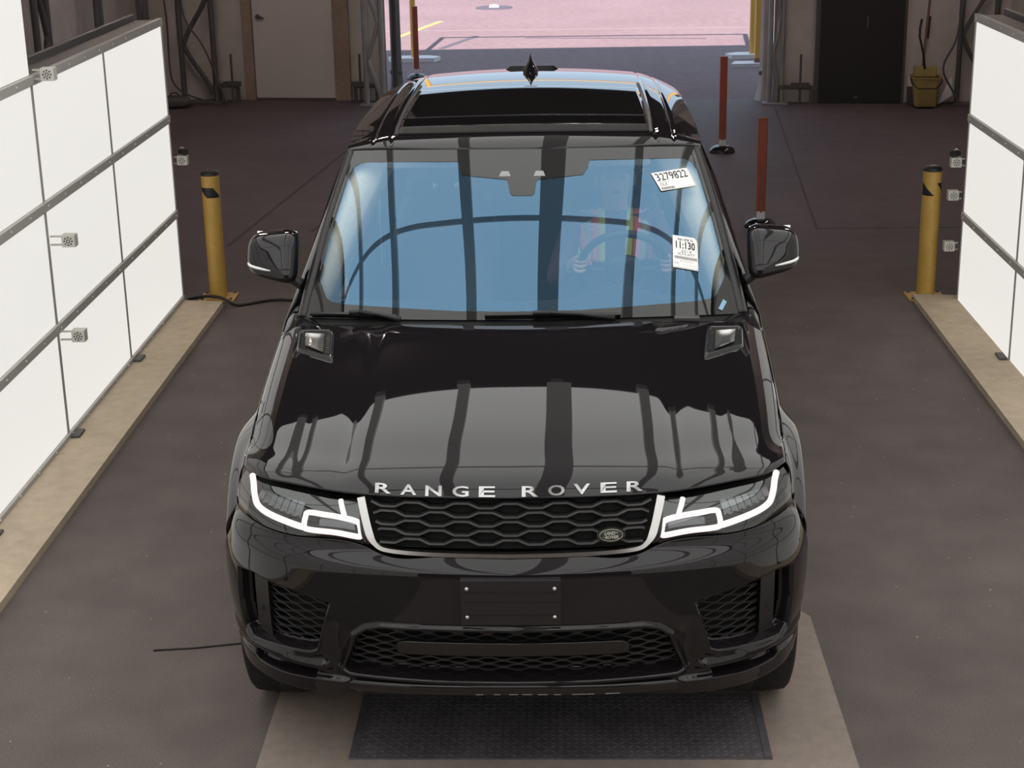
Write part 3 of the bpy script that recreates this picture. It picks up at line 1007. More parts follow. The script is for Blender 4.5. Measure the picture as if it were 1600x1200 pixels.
# --- grille
chrome_pts = [(.478, 1.036), (.468, .99), (.455, .94), (.442, .910), (.425, .892), (.395, .882), (.30, .876), (.15, .873), (0, .872)]
path = [(-x, z) for x, z in chrome_pts] + [(x, z) for x, z in chrome_pts[-2::-1]]
tt = np.arange(len(path))
fn = nspline(tt, np.array(path))
q = fn(np.linspace(0, len(path) - 1, 121))
P = grille(q[:, 0], q[:, 1], -.016)
wd = [float(.013 + .012 * sstep(.885, .93, z)) for z in q[:, 1]]
cp('grille_surround', MB().ribbon([tuple(p) for p in P], wd, .03, (0, -1, .15)), 'chrome', angle=35, label='satin chrome strip framing the grille')
xx, zz = np.meshgrid(np.linspace(-.485, .485, 40), np.linspace(.868, 1.05, 8))
cp('grille_backing', MB().grid(grille(xx, zz, .055)), 'dull')
for k in range(5):
    zc = 1.0126 - .0273 * k
    half = np.interp(zc, [.9, 1.03], [.418, .452])
    xs_, zs_ = [], []
    for c in range(-7, 8):
        sgn = (1 if c % 2 == 0 else -1) * (1 if k % 2 == 0 else -1)
        for u in (-.29, .29):
            xs_.append((c + u) * .0787)
            zs_.append(zc + sgn * .0068)
    X = np.linspace(-half, half, 190)
    Zz = np.interp(X, xs_, zs_)
    P = grille(X, Zz, .008)
    b = cp('grille_bar', MB().ribbon([tuple(p) for p in P], .0066, .014, (0, -1, .25)), 'bar', smooth=False)
    P2 = grille(X, Zz - .0, .020)
    cp('grille_bar_web', MB().ribbon([tuple(p) for p in P2], .011, .02, (0, -1, .1)), 'dull', b, smooth=False)
# surround panels between grille and lamps
for sg in (1, -1):
    zz = np.linspace(.892, 1.026, 16)
    tz = np.linspace(0.0, 1, 16)
    A = lens(np.zeros(16), tz)
    cx = np.interp(zz, [.88, .892, .910, .940, .99, 1.036], [.40, .433, .449, .463, .477, .487])
    B = grille(cx, zz, -.004)
    B[:, 0] = cx
    Mid = (A + B) / 2 + np.array([0, -.003, 0])
    G = np.stack([A, Mid, B], 1)
    cp('lamp_inner_panel', MB().grid(G if sg > 0 else mir(G)), 'gloss', solid=.004)
# oval badge
bx, bz = .318, .9245
bg = MB()
c = grille(bx, bz, -.006)
bd = Vector((0, -1, .30)).normalized()
bu = Vector((0, .30, 1)).normalized()
br = Vector((1, .12, 0)).normalized()
def bpt(u, v, d):
    return Vector(c) + br * u + bu * v + bd * d
prof = [(.0, .004), (.75, .004), (.88, .003), (.93, .006), (1.0, .003), (1.0, -.012)]
rows = [[tuple(bpt(.0455 * max(r, .001) * math.cos(a), .0245 * max(r, .001) * math.sin(a), d)) for a in np.linspace(0, 2 * math.pi, 48, endpoint=False)] for r, d in prof]
bg.grid(np.array(rows), close=True)
BADGE = cp('grille_badge', bg, 'badge', angle=40, label='oval dark green maker badge with silver lettering')
ring = MB().tube([tuple(bpt(.037 * math.cos(a), .0185 * math.sin(a), .0045)) for a in np.linspace(0, 2 * math.pi, 48, endpoint=False)], .0008, 6, close=True)
cp('badge_ring', ring, 'badgetext', BADGE)
for txt, u0, u1, v0, v1 in (('LAND', -.022, .012, .0008, .0115), ('ROVER', -.020, .0235, -.0118, -.0012), ('-', .015, .021, .0065, .0085), ('-', -.027, -.022, -.0068, -.0048)):
    v, f = text_polys(txt, .035)
    mb = MB()
    pts = [bpt(u0 + (u1 - u0) * a + .12 * (v1 - v0) * b * 2, v0 + (v1 - v0) * b, .0055) for a, b in v]
    extrude_text(mb, [tuple(p) for p in pts], f, tuple(-bd * .0015))
    cp('badge_lettering', mb, 'badgetext', BADGE, smooth=False)

# --- bonnet lettering
def hood_n(s, t):
    e = 1e-3
    a = hood(s + e, t) - hood(s - e, t)
    b = hood(s, t + e) - hood(s, t)
    n = np.cross(a, b)
    return n / np.linalg.norm(n)
for ch, xc, t0 in (('R', -.406, .016), ('A', -.324, .015), ('N', -.244, .0135), ('G', -.158, .013), ('E', -.074, .0128), ('R', .062, .013), ('O', .145, .0145), ('V', .225, .0165), ('E', .310, .018), ('R', .393, .018)):
    v, f = text_polys(ch, .02)
    mb = MB()
    n = hood_n(xc / .905, t0 + .004)
    pts = []
    for a, b in v:
        xx_ = xc + (a - .5) * .052
        pts.append(tuple(hood(xx_ / .905, t0 - .0115 + .027 * b) + n * .0035))
    extrude_text(mb, pts, f, tuple(-n * .004))
    cp('hood_letter', mb, 'silver', smooth=False)

# --- hood vents
VO = [(.909, .944), (.756, .945), (.722, .705), (.894, .784)]
VI = [(.873, .911), (.79, .902), (.772, .757), (.858, .812)]
def quadpt(Qd, u, v):
    a, b, c_, d_ = [np.array(p) for p in Qd]     # TL, TR, BR, BL (TL outer)
    return (a * (1 - u) + b * u) * (1 - v) + (d_ * (1 - u) + c_ * u) * v
def loop(Qd, n=14, rnd=.12):
    """rounded quad outline in hood parameters"""
    pts = []
    corners = [np.array(p) for p in Qd]
    for i in range(4):
        p0, p1, p2 = corners[i - 1], corners[i], corners[(i + 1) % 4]
        a = p1 + (p0 - p1) * rnd
        b = p1 + (p2 - p1) * rnd
        for k in range(n):
            u = k / (n - 1)
            pts.append(a * (1 - u) ** 2 + 2 * p1 * u * (1 - u) + b * u ** 2)
    return np.array(pts)
def shrink(Qd, k):
    c0 = np.mean(np.array(Qd), 0)
    return [tuple(c0 + (np.array(p) - c0) * k) for p in Qd]
for sg in (1, -1):
    lo, l1, l2, l3 = loop(VO), loop(shrink(VO, .95)), loop(shrink(VO, .84)), loop(shrink(VO, .80))
    rows = [hood(l[:, 0], l[:, 1], h) for l, h in ((lo, -.002), (loop(shrink(VO, .93)), .013), (loop(shrink(VO, .89)), .0145), (l2, .010), (l3, -.004))]
    G = np.array(rows)
    hv = cp('hood_vent', MB().grid(G if sg > 0 else mir(G), close=True), 'gloss', label='black framed air vent let into the hood')
    uu, vv = np.meshgrid(np.linspace(0, 1, 9), np.linspace(0, 1, 9))
    fl = np.array([[quadpt(shrink(VO, .83), u, v) for u in np.linspace(0, 1, 9)] for v in np.linspace(0, 1, 9)])
    G = hood(fl[..., 0], fl[..., 1], .0035)
    cp('vent_floor', MB().grid(G if sg > 0 else mir(G)), 'dull', hv)
    # sloping silver scoop plate
    ins = np.array([[quadpt(VI, u, v) for u in np.linspace(0, 1, 9)] for v in np.linspace(0, 1, 9)])
    G = hood(ins[..., 0], ins[..., 1], .0)
    for a in range(9):
        for b in range(9):
            u, v = b / 8, a / 8
            dish = .016 * (min(u, 1 - u, v, 1 - v) / .25 if min(u, 1 - u, v, 1 - v) < .25 else 1)
            G[a, b, 2] += .0125 - .4 * dish
    cp('vent_plate', MB().grid(G if sg > 0 else mir(G)), 'chrome', hv, angle=20)
    strip = [quadpt(VO, .80, .18), quadpt(VO, .88, .18), quadpt(VO, .88, .82), quadpt(VO, .80, .82)]
    mb = MB()
    for k in range(8):
        a, b = .05 + k * .12, .05 + k * .12 + .07
        P = [hood(*quadpt(strip, u, v), .0065) for u, v in ((0, a), (1, a), (1, b), (0, b))]
        mb.prism([tuple(p) for p in (P if sg > 0 else mir(P))], (0, 0, -.003))
    cp('vent_rib', mb, 'satin', hv, smooth=False)

# --- headlights
J_PATH = [(.955, .965), (.912, .866), (.876, .74), (.844, .608), (.815, .49), (.785, .41), (.745, .365), (.70, .335), (.554, .281), (.395, .205)]
RING = [(.372, .585), (.36, .590), (.28, .583), (.20, .575), (.12, .560), (.050, .545), (.022, .52), (.010, .46), (.008, .33), (.012, .20), (.028, .145), (.06, .130), (.15, .138), (.25, .150), (.35, .165), (.378, .18), (.388, .22), (.392, .38), (.392, .53), (.386, .57)]
BARP = [(.165, .975), (.14, .80), (.117, .62)]
for sg in (1, -1):
    hl = cp('headlight', MB().grid((lambda G: G if sg > 0 else mir(G))(lens(*np.meshgrid(np.linspace(-.01, 1.04, 40), np.linspace(-.04, 1.04, 24)), lift=-.055))), 'dull', label='dark headlight housing with a lit daytime running lamp')
    G = lens(*np.meshgrid(np.linspace(0, 1, 50), np.linspace(0, 1, 26)))
    cp('headlight_lens', MB().grid(G if sg > 0 else mir(G)), 'lens', hl)
    def curve(pts, lift, n=60, close=False):
        a = np.array(pts + ([pts[0]] if close else []))
        d = np.concatenate([[0], np.cumsum(np.hypot(*np.diff(a, axis=0).T))])
        f_ = nspline(d, a)
        q_ = f_(np.linspace(0, d[-1], n, endpoint=not close))
        G_ = lens(q_[:, 0], q_[:, 1], lift=lift)
        return [tuple(p) for p in (G_ if sg > 0 else mir(G_))]
    cp('running_lamp', MB().tube(curve(J_PATH, -.012), .0105, 10), 'drl', hl, label='lit white lamp strip along the outer edge')
    cp('running_lamp', MB().tube(curve(RING, -.010, 110, True), .0092, 10, close=True), 'drl', hl, label='lit white rectangular lamp ring')
    cp('running_lamp', MB().tube(curve(BARP, -.011, 12), .0085, 10), 'drl', hl, label='short lit upright lamp bar')
    # vertical reflector fins and bowls
    for k in range(7):
        r0 = .44 + k * .058
        A = lens(np.full(6, r0), np.linspace(.40 + .02 * k, .80, 6), lift=-.024)
        B = lens(np.full(6, r0 + .030), np.linspace(.40 + .02 * k, .80, 6), lift=-.040)
        C = lens(np.full(6, r0 + .055), np.linspace(.40 + .02 * k, .80, 6), lift=-.026)
        G = np.stack([A, B, C], 1)
        cp('reflector', MB().grid(G if sg > 0 else mir(G)), 'reflector', hl, solid=.001)
    G = lens(*np.meshgrid(np.linspace(.06, .30, 12), np.linspace(.26, .45, 6)), lift=-.028)
    cp('reflector', MB().grid(G if sg > 0 else mir(G)), 'reflector', hl)

# --- windscreen, border, cowl, wipers, pillars
S, T = np.meshgrid(np.linspace(-1, 1, 121), np.linspace(0, 1, 61))
WIND = cp('windscreen', MB().grid(ws(S, T)), 'screen', label='blue tinted laminated windscreen')
bot_t = [(-1, .25), (-.972, .25), (-.968, .205), (-.94, .16), (-.905, .105), (-.873, .085), (-.80, .073), (-.52, .057), (-.27, .045), (0, .0435), (.27, .045), (.52, .057), (.80, .073), (.873, .085), (.905, .105), (.94, .16), (.968, .205), (.972, .25), (1, .25)]
top_t = [(-1, .25), (-.972, .25), (-.9715, .55), (-.968, .84), (-.950, .89), (-.92, .911), (-.885, .918), (-.352, .918), (-.340, .86), (-.333, .8316), (-.2616, .8187), (-.082, .7965), (-.074, .78), (-.062, .712), (-.052, .697), (-.0392, .6925), (.0517, .6916), (.0625, .697), (.0695, .712), (.079, .78), (.086, .7945), (.335, .8217), (.349, .85), (.3628, .872), (.3734, .918), (.8825, .918), (.92, .911), (.950, .89), (.968, .84), (.9715, .55), (.972, .25), (1, .25)]
cols = sorted(set([p[0] for p in bot_t] + [p[0] for p in top_t] + list(np.linspace(-1, 1, 201))))
cols = np.array(cols)
tb = np.interp(cols, *np.array(bot_t).T)
tt_ = np.interp(cols, *np.array(top_t).T)
mb = MB()
lo = np.array([ws(cols, tb * k / 5, .0015) for k in range(6)])
hi = np.array([ws(cols, tt_ + (1 - tt_) * k / 24, .0015) for k in range(25)])
mb.grid(lo)
mb.grid(hi)
cp('windscreen_border', mb, 'frit', WIND, label='black printed border with sensor patch around the glass')
for a, b in (((780, 0), 0),):
    pass
mb = MB()
for s0, s1 in ((-.124, -.060), (.064, .128)):
    mb.prism([tuple(ws(s_, t_, .0022)) for s_, t_ in ((s0, .817), (s1, .817), (s1 - .012, .851), (s0 + .012, .851))], (0, .0005, -.0005))
cp('sensor_window', mb, 'greyink', WIND, smooth=False, label='small pale sensor windows in the border')
# cowl panel
ss = np.linspace(-1, 1, 81)
A = hood(ss * .985, np.full(81, .985), -.016)
B = ws(ss, np.zeros(81)) + np.array([0, -.02, -.014])
C = ws(ss, np.full(81, .01)) + np.array([0, .004, -.004])
cp('cowl_panel', MB().grid(np.array([A, (A + B) / 2 - np.array([0, 0, .006]), B, C])), 'dull', solid=.004)
for sg, (sa, sb, ta, tb_) in ((-1, (-.965, -.55, .012, .006)), (1, (-.155, .45, .016, .008))):
    sv = np.linspace(sa, sb, 30)
    tv = np.linspace(ta, tb_, 30) + .006 * np.sin(np.linspace(0, math.pi, 30))
    P = ws(sv, tv, .016)
    wb = cp('wiper', MB().ribbon([tuple(p) for p in P], .012, .010, (0, -.5, .85)), 'satin', smooth=False, label='black wiper blade resting at the foot of the windscreen')
    a0 = Vector(ws(sa + .24 if sg < 0 else .10, .010, .032))
    a1 = Vector(ws((sb + .02) if sg < 0 else .42, -.0, .008)) + Vector((0, -.02, 0))
    cp('wiper_arm', MB().tube([tuple(a0), tuple((a0 + a1) / 2 + Vector((0, -.008, .008))), tuple(a1)], [.007, .008, .012], 8), 'satin', wb)
    cp('wiper_joint', MB().bbox(tuple(a0 - Vector((.035, .010, .010))), tuple(a0 + Vector((.035, .010, .006))), .006), 'satin', wb)
# small rest bracket at the right end of the cowl
cp('cowl_bracket', MB().bbox((.60, 1.47, 1.225), (.70, 1.50, 1.245), .005), 'bar')
for sg in (1, -1):
    tv = np.linspace(-.01, 1.0, 40)
    E = ws(np.full(40, 1.0), np.clip(tv, 0, 1))
    wdt = np.linspace(1.15, .9, 40)[:, None]
    offs = [(-.010, -.004, .003), (.004, -.004, .009), (.020, .010, .006), (.032, .035, -.010), (.040, .085, -.045), (.040, .13, -.08)]
    G = np.stack([E + np.array(o_) * wdt for o_ in offs], 1)
    cp('windscreen_pillar', MB().grid(G if sg > 0 else mir(G)), 'satin', solid=.004)
    # cream inner trim of the pillar
    Ei = ws(np.full(40, .985), np.clip(tv, 0, 1))
    kk = np.clip(tv, 0, 1)[:, None]
    inn = np.concatenate([-(.045 + .10 * kk), .05 + 0 * kk, -.04 + 0 * kk], 1)
    G = np.stack([Ei + np.array((.004, .012, -.012)), Ei + inn * .5 + np.array((0, .0, .0)), Ei + inn, Ei + inn + np.array((.0, .12, -.07)), Ei + np.array((-.0, .20, -.12))], 1)
    cp('pillar_trim', MB().grid(G if sg > 0 else mir(G)), 'cream', solid=.004)

# corner panels between hood, pillar foot and door
for sg in (1, -1):
    h0, h1 = hood(.80, .985, -.006), hood(1.0, .985, -.003)
    p0 = ws(.93, .0) + np.array([0, .0, -.012])
    p1 = np.array([float(side_xs(1.80)) + .004, 1.80, float(side_zs(1.80)) - .004])
    pm = ws(1.0, .03) + np.array([.036, .05, -.012])
    rows = []
    for v in np.linspace(0, 1, 9):
        a = h0 * (1 - v) + p0 * v
        b = h1 * (1 - v) + p1 * v
        mid = (h0 * .35 + h1 * .65) * (1 - v) + pm * v + np.array([0, 0, .010 * math.sin(math.pi * v)])
        k_ = nspline([0, .5, 1], np.array([a, mid, b]))
        rows.append(k_(np.linspace(0, 1, 12)))
    G = np.array(rows)
    cp('cowl_corner', MB().grid(G if sg > 0 else mir(G)), 'gloss', solid=.004)

# --- stickers
def glass_quad(Qd, name, label, lift=.004, material='paper', cut=None):
    C4 = [np.array(p) for p in Qd]          # TL TR BR BL in glass parameters
    def at(u, v, d=0.0):                   # u right, v up
        q_ = (C4[3] * (1 - u) + C4[2] * u) * (1 - v) + (C4[0] * (1 - u) + C4[1] * u) * v
        return Vector(ws(q_[0], q_[1], lift + d))
    rows = []
    for v in np.linspace(0, 1, 13):
        um = 1.0 if not cut else 1 - 1.4 * max(0, v - (1 - cut))
        rows.append([tuple(at(u * um, v)) for u in np.linspace(0, 1, 13)])
    o_ = cp(name, MB().grid(np.array(rows)), material, WIND, label=label, solid=.0005)
    return o_, at
def glass_text(at, txt, u0, u1, v0, v1, material='ink', bold=0.0):
    v, f = text_polys(txt, bold)
    mb = MB()
    pts = [tuple(at(u0 + (u1 - u0) * a, v0 + (v1 - v0) * b, .0012)) for a, b in v]
    extrude_text(mb, pts, f, (0, .53 * .0004, -.848 * .0004))
    return mb
ST1 = [(.6968, .8154), (.9105, .8504), (.9362, .7307), (.7318, .6981)]
ST2 = [(.7414, .431), (.8646, .4055), (.835, .2255), (.7157, .2531)]
def bars(mb, at, u0, u1, v0, v1, n):
    u = u0
    while u < u1:
        w_ = random.uniform(.5, 1.6) * (u1 - u0) / n / 2
        mb.prism([tuple(at(a, b, .0012)) for a, b in ((u, v0), (u + w_, v0), (u + w_, v1), (u, v1))], (0, .0002, -.0003))
        u += w_ + random.uniform(.5, 1.4) * (u1 - u0) / n / 2
def sticker(Qd, name, label, items, cut=None):
    o_, at = glass_quad(Qd, name, label, cut=cut)
    mb, mg = MB(), MB()
    for it in items:
        if it[0] == 'bars':
            bars(mg, at, *it[1:])
        else:
            tm = glass_text(at, it[0], *it[1:5], bold=it[5])
            (mg if len(it) > 6 else mb).add(tm.v, tm.f)
    st = cp('sticker_print', mb, 'ink', None, smooth=False)
    st.parent = WIND
    sg_ = cp('sticker_print', mg, 'greyink', None, smooth=False)
    sg_.parent = WIND
sticker(ST1, 'lot_sticker', 'white slanted sticker printed 3279822', [
    ('3279822', .06, .90, .52, .92, .004), ('DLR', .07, .26, .24, .38, 0.0, 1), ('bars', .04, .40, .05, .17, 26),
    ('bars', .06, .34, .43, .46, 14)])
sticker(ST2, 'sale_sticker', 'white sticker printed 11:130 on the windscreen edge', [
    ('11:130', .12, .88, .60, .83, .02), ('Sale 2026 33', .20, .80, .86, .93, .0), ('2019', .32, .74, .49, .565, .0, 1),
    ('X74,677', .18, .86, .39, .475, .0, 1), ('bars', .06, .94, .28, .365, 46), ('bars', .28, .78, .235, .243, 6), ('bars', .28, .85, .20, .208, 6), ('bars', .40, .92, .11, .118, 6), ('DLR', .06, .22, .13, .17, 0.0, 1)], cut=.10)
glass_quad([(.9296, .0749), (.9458, .0611), (.9114, .0154), (.8948, .0258)], 'film_sticker', 'tiny blue film strip in the lower corner of the glass', .005, 'bluefilm')

# --- roof
S, T = np.meshgrid(np.linspace(-1, 1, 301), axis_lin((0, .1, 24), (.1, 1, 90)))
ROOF = cp('roof', MB().grid(roof(S, T)), 'paint', solid=.006)
S, T = np.meshgrid(np.linspace(-.96, .96, 61), np.linspace(.03, .97, 41))
cp('headliner', MB().grid(roof(S, T, -.045)), 'cream', solid=.004)
SA, SB = .705, .70
S, T = np.meshgrid(np.linspace(-SA, SA, 61), axis_lin((.098, .53, 60)))
cp('sunroof', MB().grid(roof(S, T, .0035)), 'roofglass', solid=.005, label='dark panoramic sunroof glass')
S, T = np.meshgrid(np.linspace(-SA, SA, 61), np.linspace(.050, .094, 6))
cp('sunroof_header', MB().grid(roof(S, T, .0055)), 'dull', solid=.005, label='dark wind deflector in front of the sunroof')
for sg in (1, -1):
    tv = np.linspace(.05, .62, 50)
    P = roof(np.full(50, sg * (SA + .012)), tv, .004)
    cp('sunroof_rail', MB().ribbon([tuple(p) for p in P], .014, .006, (0, 0, 1)), 'satin', smooth=False)
cp('sunroof_seam', MB().ribbon([tuple(p) for p in roof(np.linspace(-SA, SA, 40), np.full(40, .175), .006)], .008, .003, (0, 0, 1)), 'satin', smooth=False)
# shark fin aerial and rear lamp hump
ac = roof(0.0, .80)
mb = MB()
rows = []
for k, (h, hw, y0, y1) in enumerate(((0, .040, -.10, .10), (.02, .040, -.085, .10), (.04, .026, -.05, .10), (.065, .012, -.005, .097), (.085, .006, .03, .093), (.098, .002, .05, .085))):
    ring = []
    for a in np.linspace(0, 2 * math.pi, 24, endpoint=False):
        ring.append((ac[0] + hw * math.sin(a) * (1 if math.cos(a) < 0 else math.sin(abs(math.pi / 2 - abs(a - math.pi))) * 0 + abs(math.sin(a)) ** .5 if abs(math.sin(a)) > 0 else 0), ac[1] + (y0 + y1) / 2 - (y1 - y0) / 2 * math.cos(a), ac[2] - .004 + h))
    rows.append(ring)
rows.append([(ac[0], ac[1] + .07, ac[2] + .10)] * 24)
mb.grid(np.array(rows), close=True)
cp('roof_aerial', mb, 'gloss', label='black shark fin aerial at the rear of the roof')
rc = roof(0.0, .985)
cp('spoiler', MB().prism([(-.17, rc[1] - .05, rc[2] - .015), (-.12, rc[1] - .05, rc[2] + .022), (.12, rc[1] - .05, rc[2] + .022), (.17, rc[1] - .05, rc[2] - .015)], (0, .12, -.015)), 'gloss', smooth=False)

# --- body sides
def side_panel(name, y0, y1, sg, ny, nz=34):
    yy = np.linspace(y0, y1, ny)
    rows = []
    for y in yy:
        zb = .345
        for wy in WHEELS_Y:
            dy = abs(y - wy)
            if dy < .455:
                zb = max(zb, .39 + math.sqrt(max(.455 ** 2 - dy ** 2, 0)))
        zs = side_zs(y)
        zz = zs - (zs - zb) * np.linspace(0, 1, nz) ** 1.25
        xx = side(y, zz)
        rows.append(np.stack([sg * xx, np.full(nz, y), zz], -1))
    return MB().grid(np.array(rows))
for sg in (1, -1):
    cp('front_fender', side_panel('front_fender', .452, 1.60, sg, 150), 'paint', solid=.004)
    d_ = cp('front_door', side_panel('front_door', 1.607, 2.72, sg, 40), 'paint', solid=.004)
    cp('door_handle', MB().bbox((sg * .975, 2.45, 1.06), (sg * 1.005, 2.66, 1.10), .01), 'paint', d_)
    d_ = cp('rear_door', side_panel('rear_door', 2.727, 3.60, sg, 40), 'paint', solid=.004)
    cp('door_handle', MB().bbox((sg * .975, 3.33, 1.07), (sg * 1.005, 3.54, 1.11), .01), 'paint', d_)
    cp('rear_quarter', side_panel('rear_quarter', 3.607, 4.75, sg, 110), 'paint', solid=.004)
    # filler between hood edge and fender top, glasshouse
    yy = np.linspace(1.72, 4.62, 70)
    top, bot = [], []
    for y in yy:
        if y < 2.42:
            k = (y - 1.72) / .70
            e = ws(1.0, k)
            p = e + np.array([.038, .085, -.045])
            p[1] = y
            p[2] = 1.175 + k * (1.735 - 1.175)
            p[0] = .925 + k * (.775 - .925)
        else:
            k = (y - 2.42) / (4.62 - 2.42)
            p = roof(.985, .02 + .97 * k, -.012)
            p = np.array([p[0], y, p[2]])
        top.append(p)
        bot.append((side_xs(y) - .005, y, side_zs(y) - .005))
    top, bot = np.array(top), np.array(bot)
    G = np.array([bot + (top - bot) * k + np.array([.02 * 4 * k * (1 - k), 0, 0]) for k in np.linspace(0, 1, 9)])
    cp('side_window', MB().grid(G if sg > 0 else mir(G)), 'sideglass')
    for yb in (2.72, 3.62):
        i = int(np.argmin(abs(yy - yb)))
        cp('window_pillar', MB().ribbon([tuple(p * np.array([sg, 1, 1]) + np.array([sg * .004, 0, 0])) for p in G[:, i]], .09, .03, (sg, 0, .2)), 'gloss', smooth=False)
# tailgate and rear bumper
ss = np.linspace(-1, 1, 41)
rows = []
for k, (y, z, w_) in enumerate(((0, 0, 0), (4.70, 1.60, .78), (4.78, 1.28, .86), (4.84, 1.0, .90), (4.86, .7, .92), (4.80, .40, .90))):
    if k == 0:
        rows.append(roof(ss, np.ones(41), -.01))
    else:
        rows.append(np.stack([ss * w_, y - .09 * ss ** 4, np.full(41, z)], -1))
G = np.array(rows)
cp('tailgate', MB().grid(nspline(range(6), G)(np.linspace(0, 5, 40))), 'paint', solid=.005)
# floor pan, wheel wells
cp('floor_pan', MB().bbox((-.80, .25, .28), (.80, 4.7, .36), .02), 'dull', smooth=False)
cp('floor_carpet', MB().bbox((-.84, 1.5, .50), (.84, 4.5, .54), .01), 'leather', smooth=False)
for wy in WHEELS_Y:
    for sg in (1, -1):
        ang = np.linspace(-.15, math.pi - .25, 30)
        rows = [[(sg * x, wy + .465 * math.cos(a), .39 + .465 * math.sin(a)) for a in ang] for x in (.62, .945)]
        G = np.array(rows)
        cp('wheel_liner', MB().grid(G), 'dull', solid=.004)
cp('firewall', MB().bbox((-.84, 1.36, .5), (.84, 1.42, 1.15), .01), 'dull', smooth=False)
cp('radiator_panel', MB().bbox((-.60, .22, .36), (.60, .27, 1.0), .01), 'dull', smooth=False)

# --- wheels
def wheel(x, y, sg):
    tyre = [(.275, -.115), (.30, -.13), (.345, -.138), (.372, -.128), (.385, -.105), (.39, -.06), (.391, 0), (.39, .06), (.385, .105), (.372, .128), (.345, .138), (.30, .13), (.275, .115)]
    wt = cp('wheel', MB().lathe(tyre, 64, 'x', (x, y, .391)), 'rubber', label='black road tyre on a grey alloy rim')
    mb = MB()
    for k in range(72):
        a = 2 * math.pi * k / 72
        for s_, off in ((-1, 0), (1, .5)):
            aa = a + off * 2 * math.pi / 72
            p0 = Vector((x + s_ * .04, y + .392 * math.cos(aa), .391 + .392 * math.sin(aa)))
            p1 = Vector((x + s_ * .118, y + .382 * math.cos(aa + .03), .391 + .382 * math.sin(aa + .03)))
            n_ = Vector((0, math.cos(aa), math.sin(aa)))
            mb.ribbon([tuple(p0), tuple(p1)], .012, .006, tuple(n_))
    cp('tread', mb, 'rubber', wt, smooth=False, kind='stuff')
    cp('rim', MB().lathe([(.275, -.115), (.262, -.11), (.25, -.05), (.25, .05), (.262, .11), (.278, .115)], 48, 'x', (x, y, .391)), 'alloy', wt)
    for k in range(5):
        a = 2 * math.pi * k / 5 + .3
        for da in (-.13, .13):
            P = [(x + sg * .09, y + r * math.cos(a + da * r / .26), .391 + r * math.sin(a + da * r / .26)) for r in (.03, .12, .20, .262)]
            cp('spoke', MB().ribbon(P, .035, .03, (sg, 0, 0)), 'alloy', wt, smooth=False)
    cp('hub_cap', MB().lathe([(.0001, sg * .105), (.04, sg * .10), (.05, sg * .06)], 20, 'x', (x, y, .391)), 'alloy', wt)
for wy in WHEELS_Y:
    for sg in (1, -1):
        wheel(sg * .845, wy, sg)

# --- mirrors
for sg in (1, -1):
    mb = MB()
    sgp = lambda v, p: math.copysign(abs(v) ** p, v)
    rows = []
    nu, nv = 40, 24
    for i in range(nv + 1):
        a = -math.pi / 2 + math.pi * i / nv
        row = []
        for k in range(nu):
            b = 2 * math.pi * k / nu
            x = .105 * sgp(math.cos(a), .42) * sgp(math.cos(b), .50)
            y = .080 * sgp(math.cos(a), .55) * sgp(math.sin(b), .60)
            z = .093 * sgp(math.sin(a), .50)
            # outer end leans back and the lower edge rises outwards
            y += .35 * (x + .105) * .35
            z += (.16 * x if z < 0 else -.10 * x) + (.06 * (x + .1) if z < 0 else 0)
            y += .42 * z
            row.append((sg * (1.030 + x), 1.905 + y, 1.400 + z))
        rows.append(row)
    mr = cp('door_mirror', MB().grid(np.array(rows), close=True), 'paint', angle=70, label='black door mirror housing')
    cp('mirror_glass', MB().prism([(sg * .945, 1.975, 1.325), (sg * 1.115, 1.985, 1.325), (sg * 1.115, 2.045, 1.475), (sg * .945, 2.035, 1.475)], (0, .012, 0)), 'mirror', mr, smooth=False)
    P = [(sg * (1.030 + x), 1.905 - .083 - .030 + .1225 * (x + .105) + dy, 1.400 - .093 + .22 * x + .052) for x, dy in ((.0, .014), (.03, .010), (.06, .010), (.080, .018), (.092, .034), (.099, .055))]
    cp('mirror_indicator', MB().tube(P, [.003, .005, .006, .006, .006, .004], 8), 'clearlamp', mr)
    cp('mirror_arm', MB().tube([(sg * 1.02, 1.91, 1.318), (sg * .955, 1.915, 1.300), (sg * .915, 1.915, 1.272), (sg * .90, 1.92, 1.24)], [.020, .022, .026, .034], 14), 'satin', mr)

# --- cabin
db = MB()
xs_ = np.linspace(-.84, .84, 41)
rows = []
for y, z in ((1.44, 1.16), (1.60, 1.185), (1.85, 1.20), (1.98, 1.17), (2.03, 1.10), (2.02, .95), (1.95, .70)):
    dz = np.zeros(41)
    if 1.7 < y < 2.01:
        dz = .05 * np.exp(-((xs_ - .40) / .16) ** 2)
    rows.append(np.stack([xs_, y + .10 * (np.abs(xs_) / .84) ** 2, z + dz - .02 * (np.abs(xs_) / .84) ** 4], -1))
db.grid(nspline(range(7), np.array(rows))(np.linspace(0, 6, 40)))
cp('dashboard', db, 'dash', solid=.01)
sw = cp('steering_wheel', MB().tube([(.425 + .185 * math.cos(a), 2.13 - .080 * math.sin(a) + .0, 1.275 + .170 * math.sin(a)) for a in np.linspace(0, 2 * math.pi, 48, endpoint=False)], .016, 12, close=True), 'leather', label='dark steering wheel behind the windscreen')
cp('wheel_hub', MB().ellipsoid((.425, 2.12, 1.27), (.075, .03, .065), (.6, .6)), 'leather', sw)
for a in (0, math.pi, -math.pi / 2):
    cp('wheel_spoke', MB().tube([(.425 + .05 * math.cos(a), 2.12, 1.27 + .05 * math.sin(a)), (.425 + .18 * math.cos(a), 2.13 - .08 * math.sin(a), 1.275 + .165 * math.sin(a))], .014, 8), 'leather', sw)
cp('steering_column', MB().cyl((.425, 2.12, 1.27), (.425, 1.85, 1.15), .035, 12), 'dash', sw)
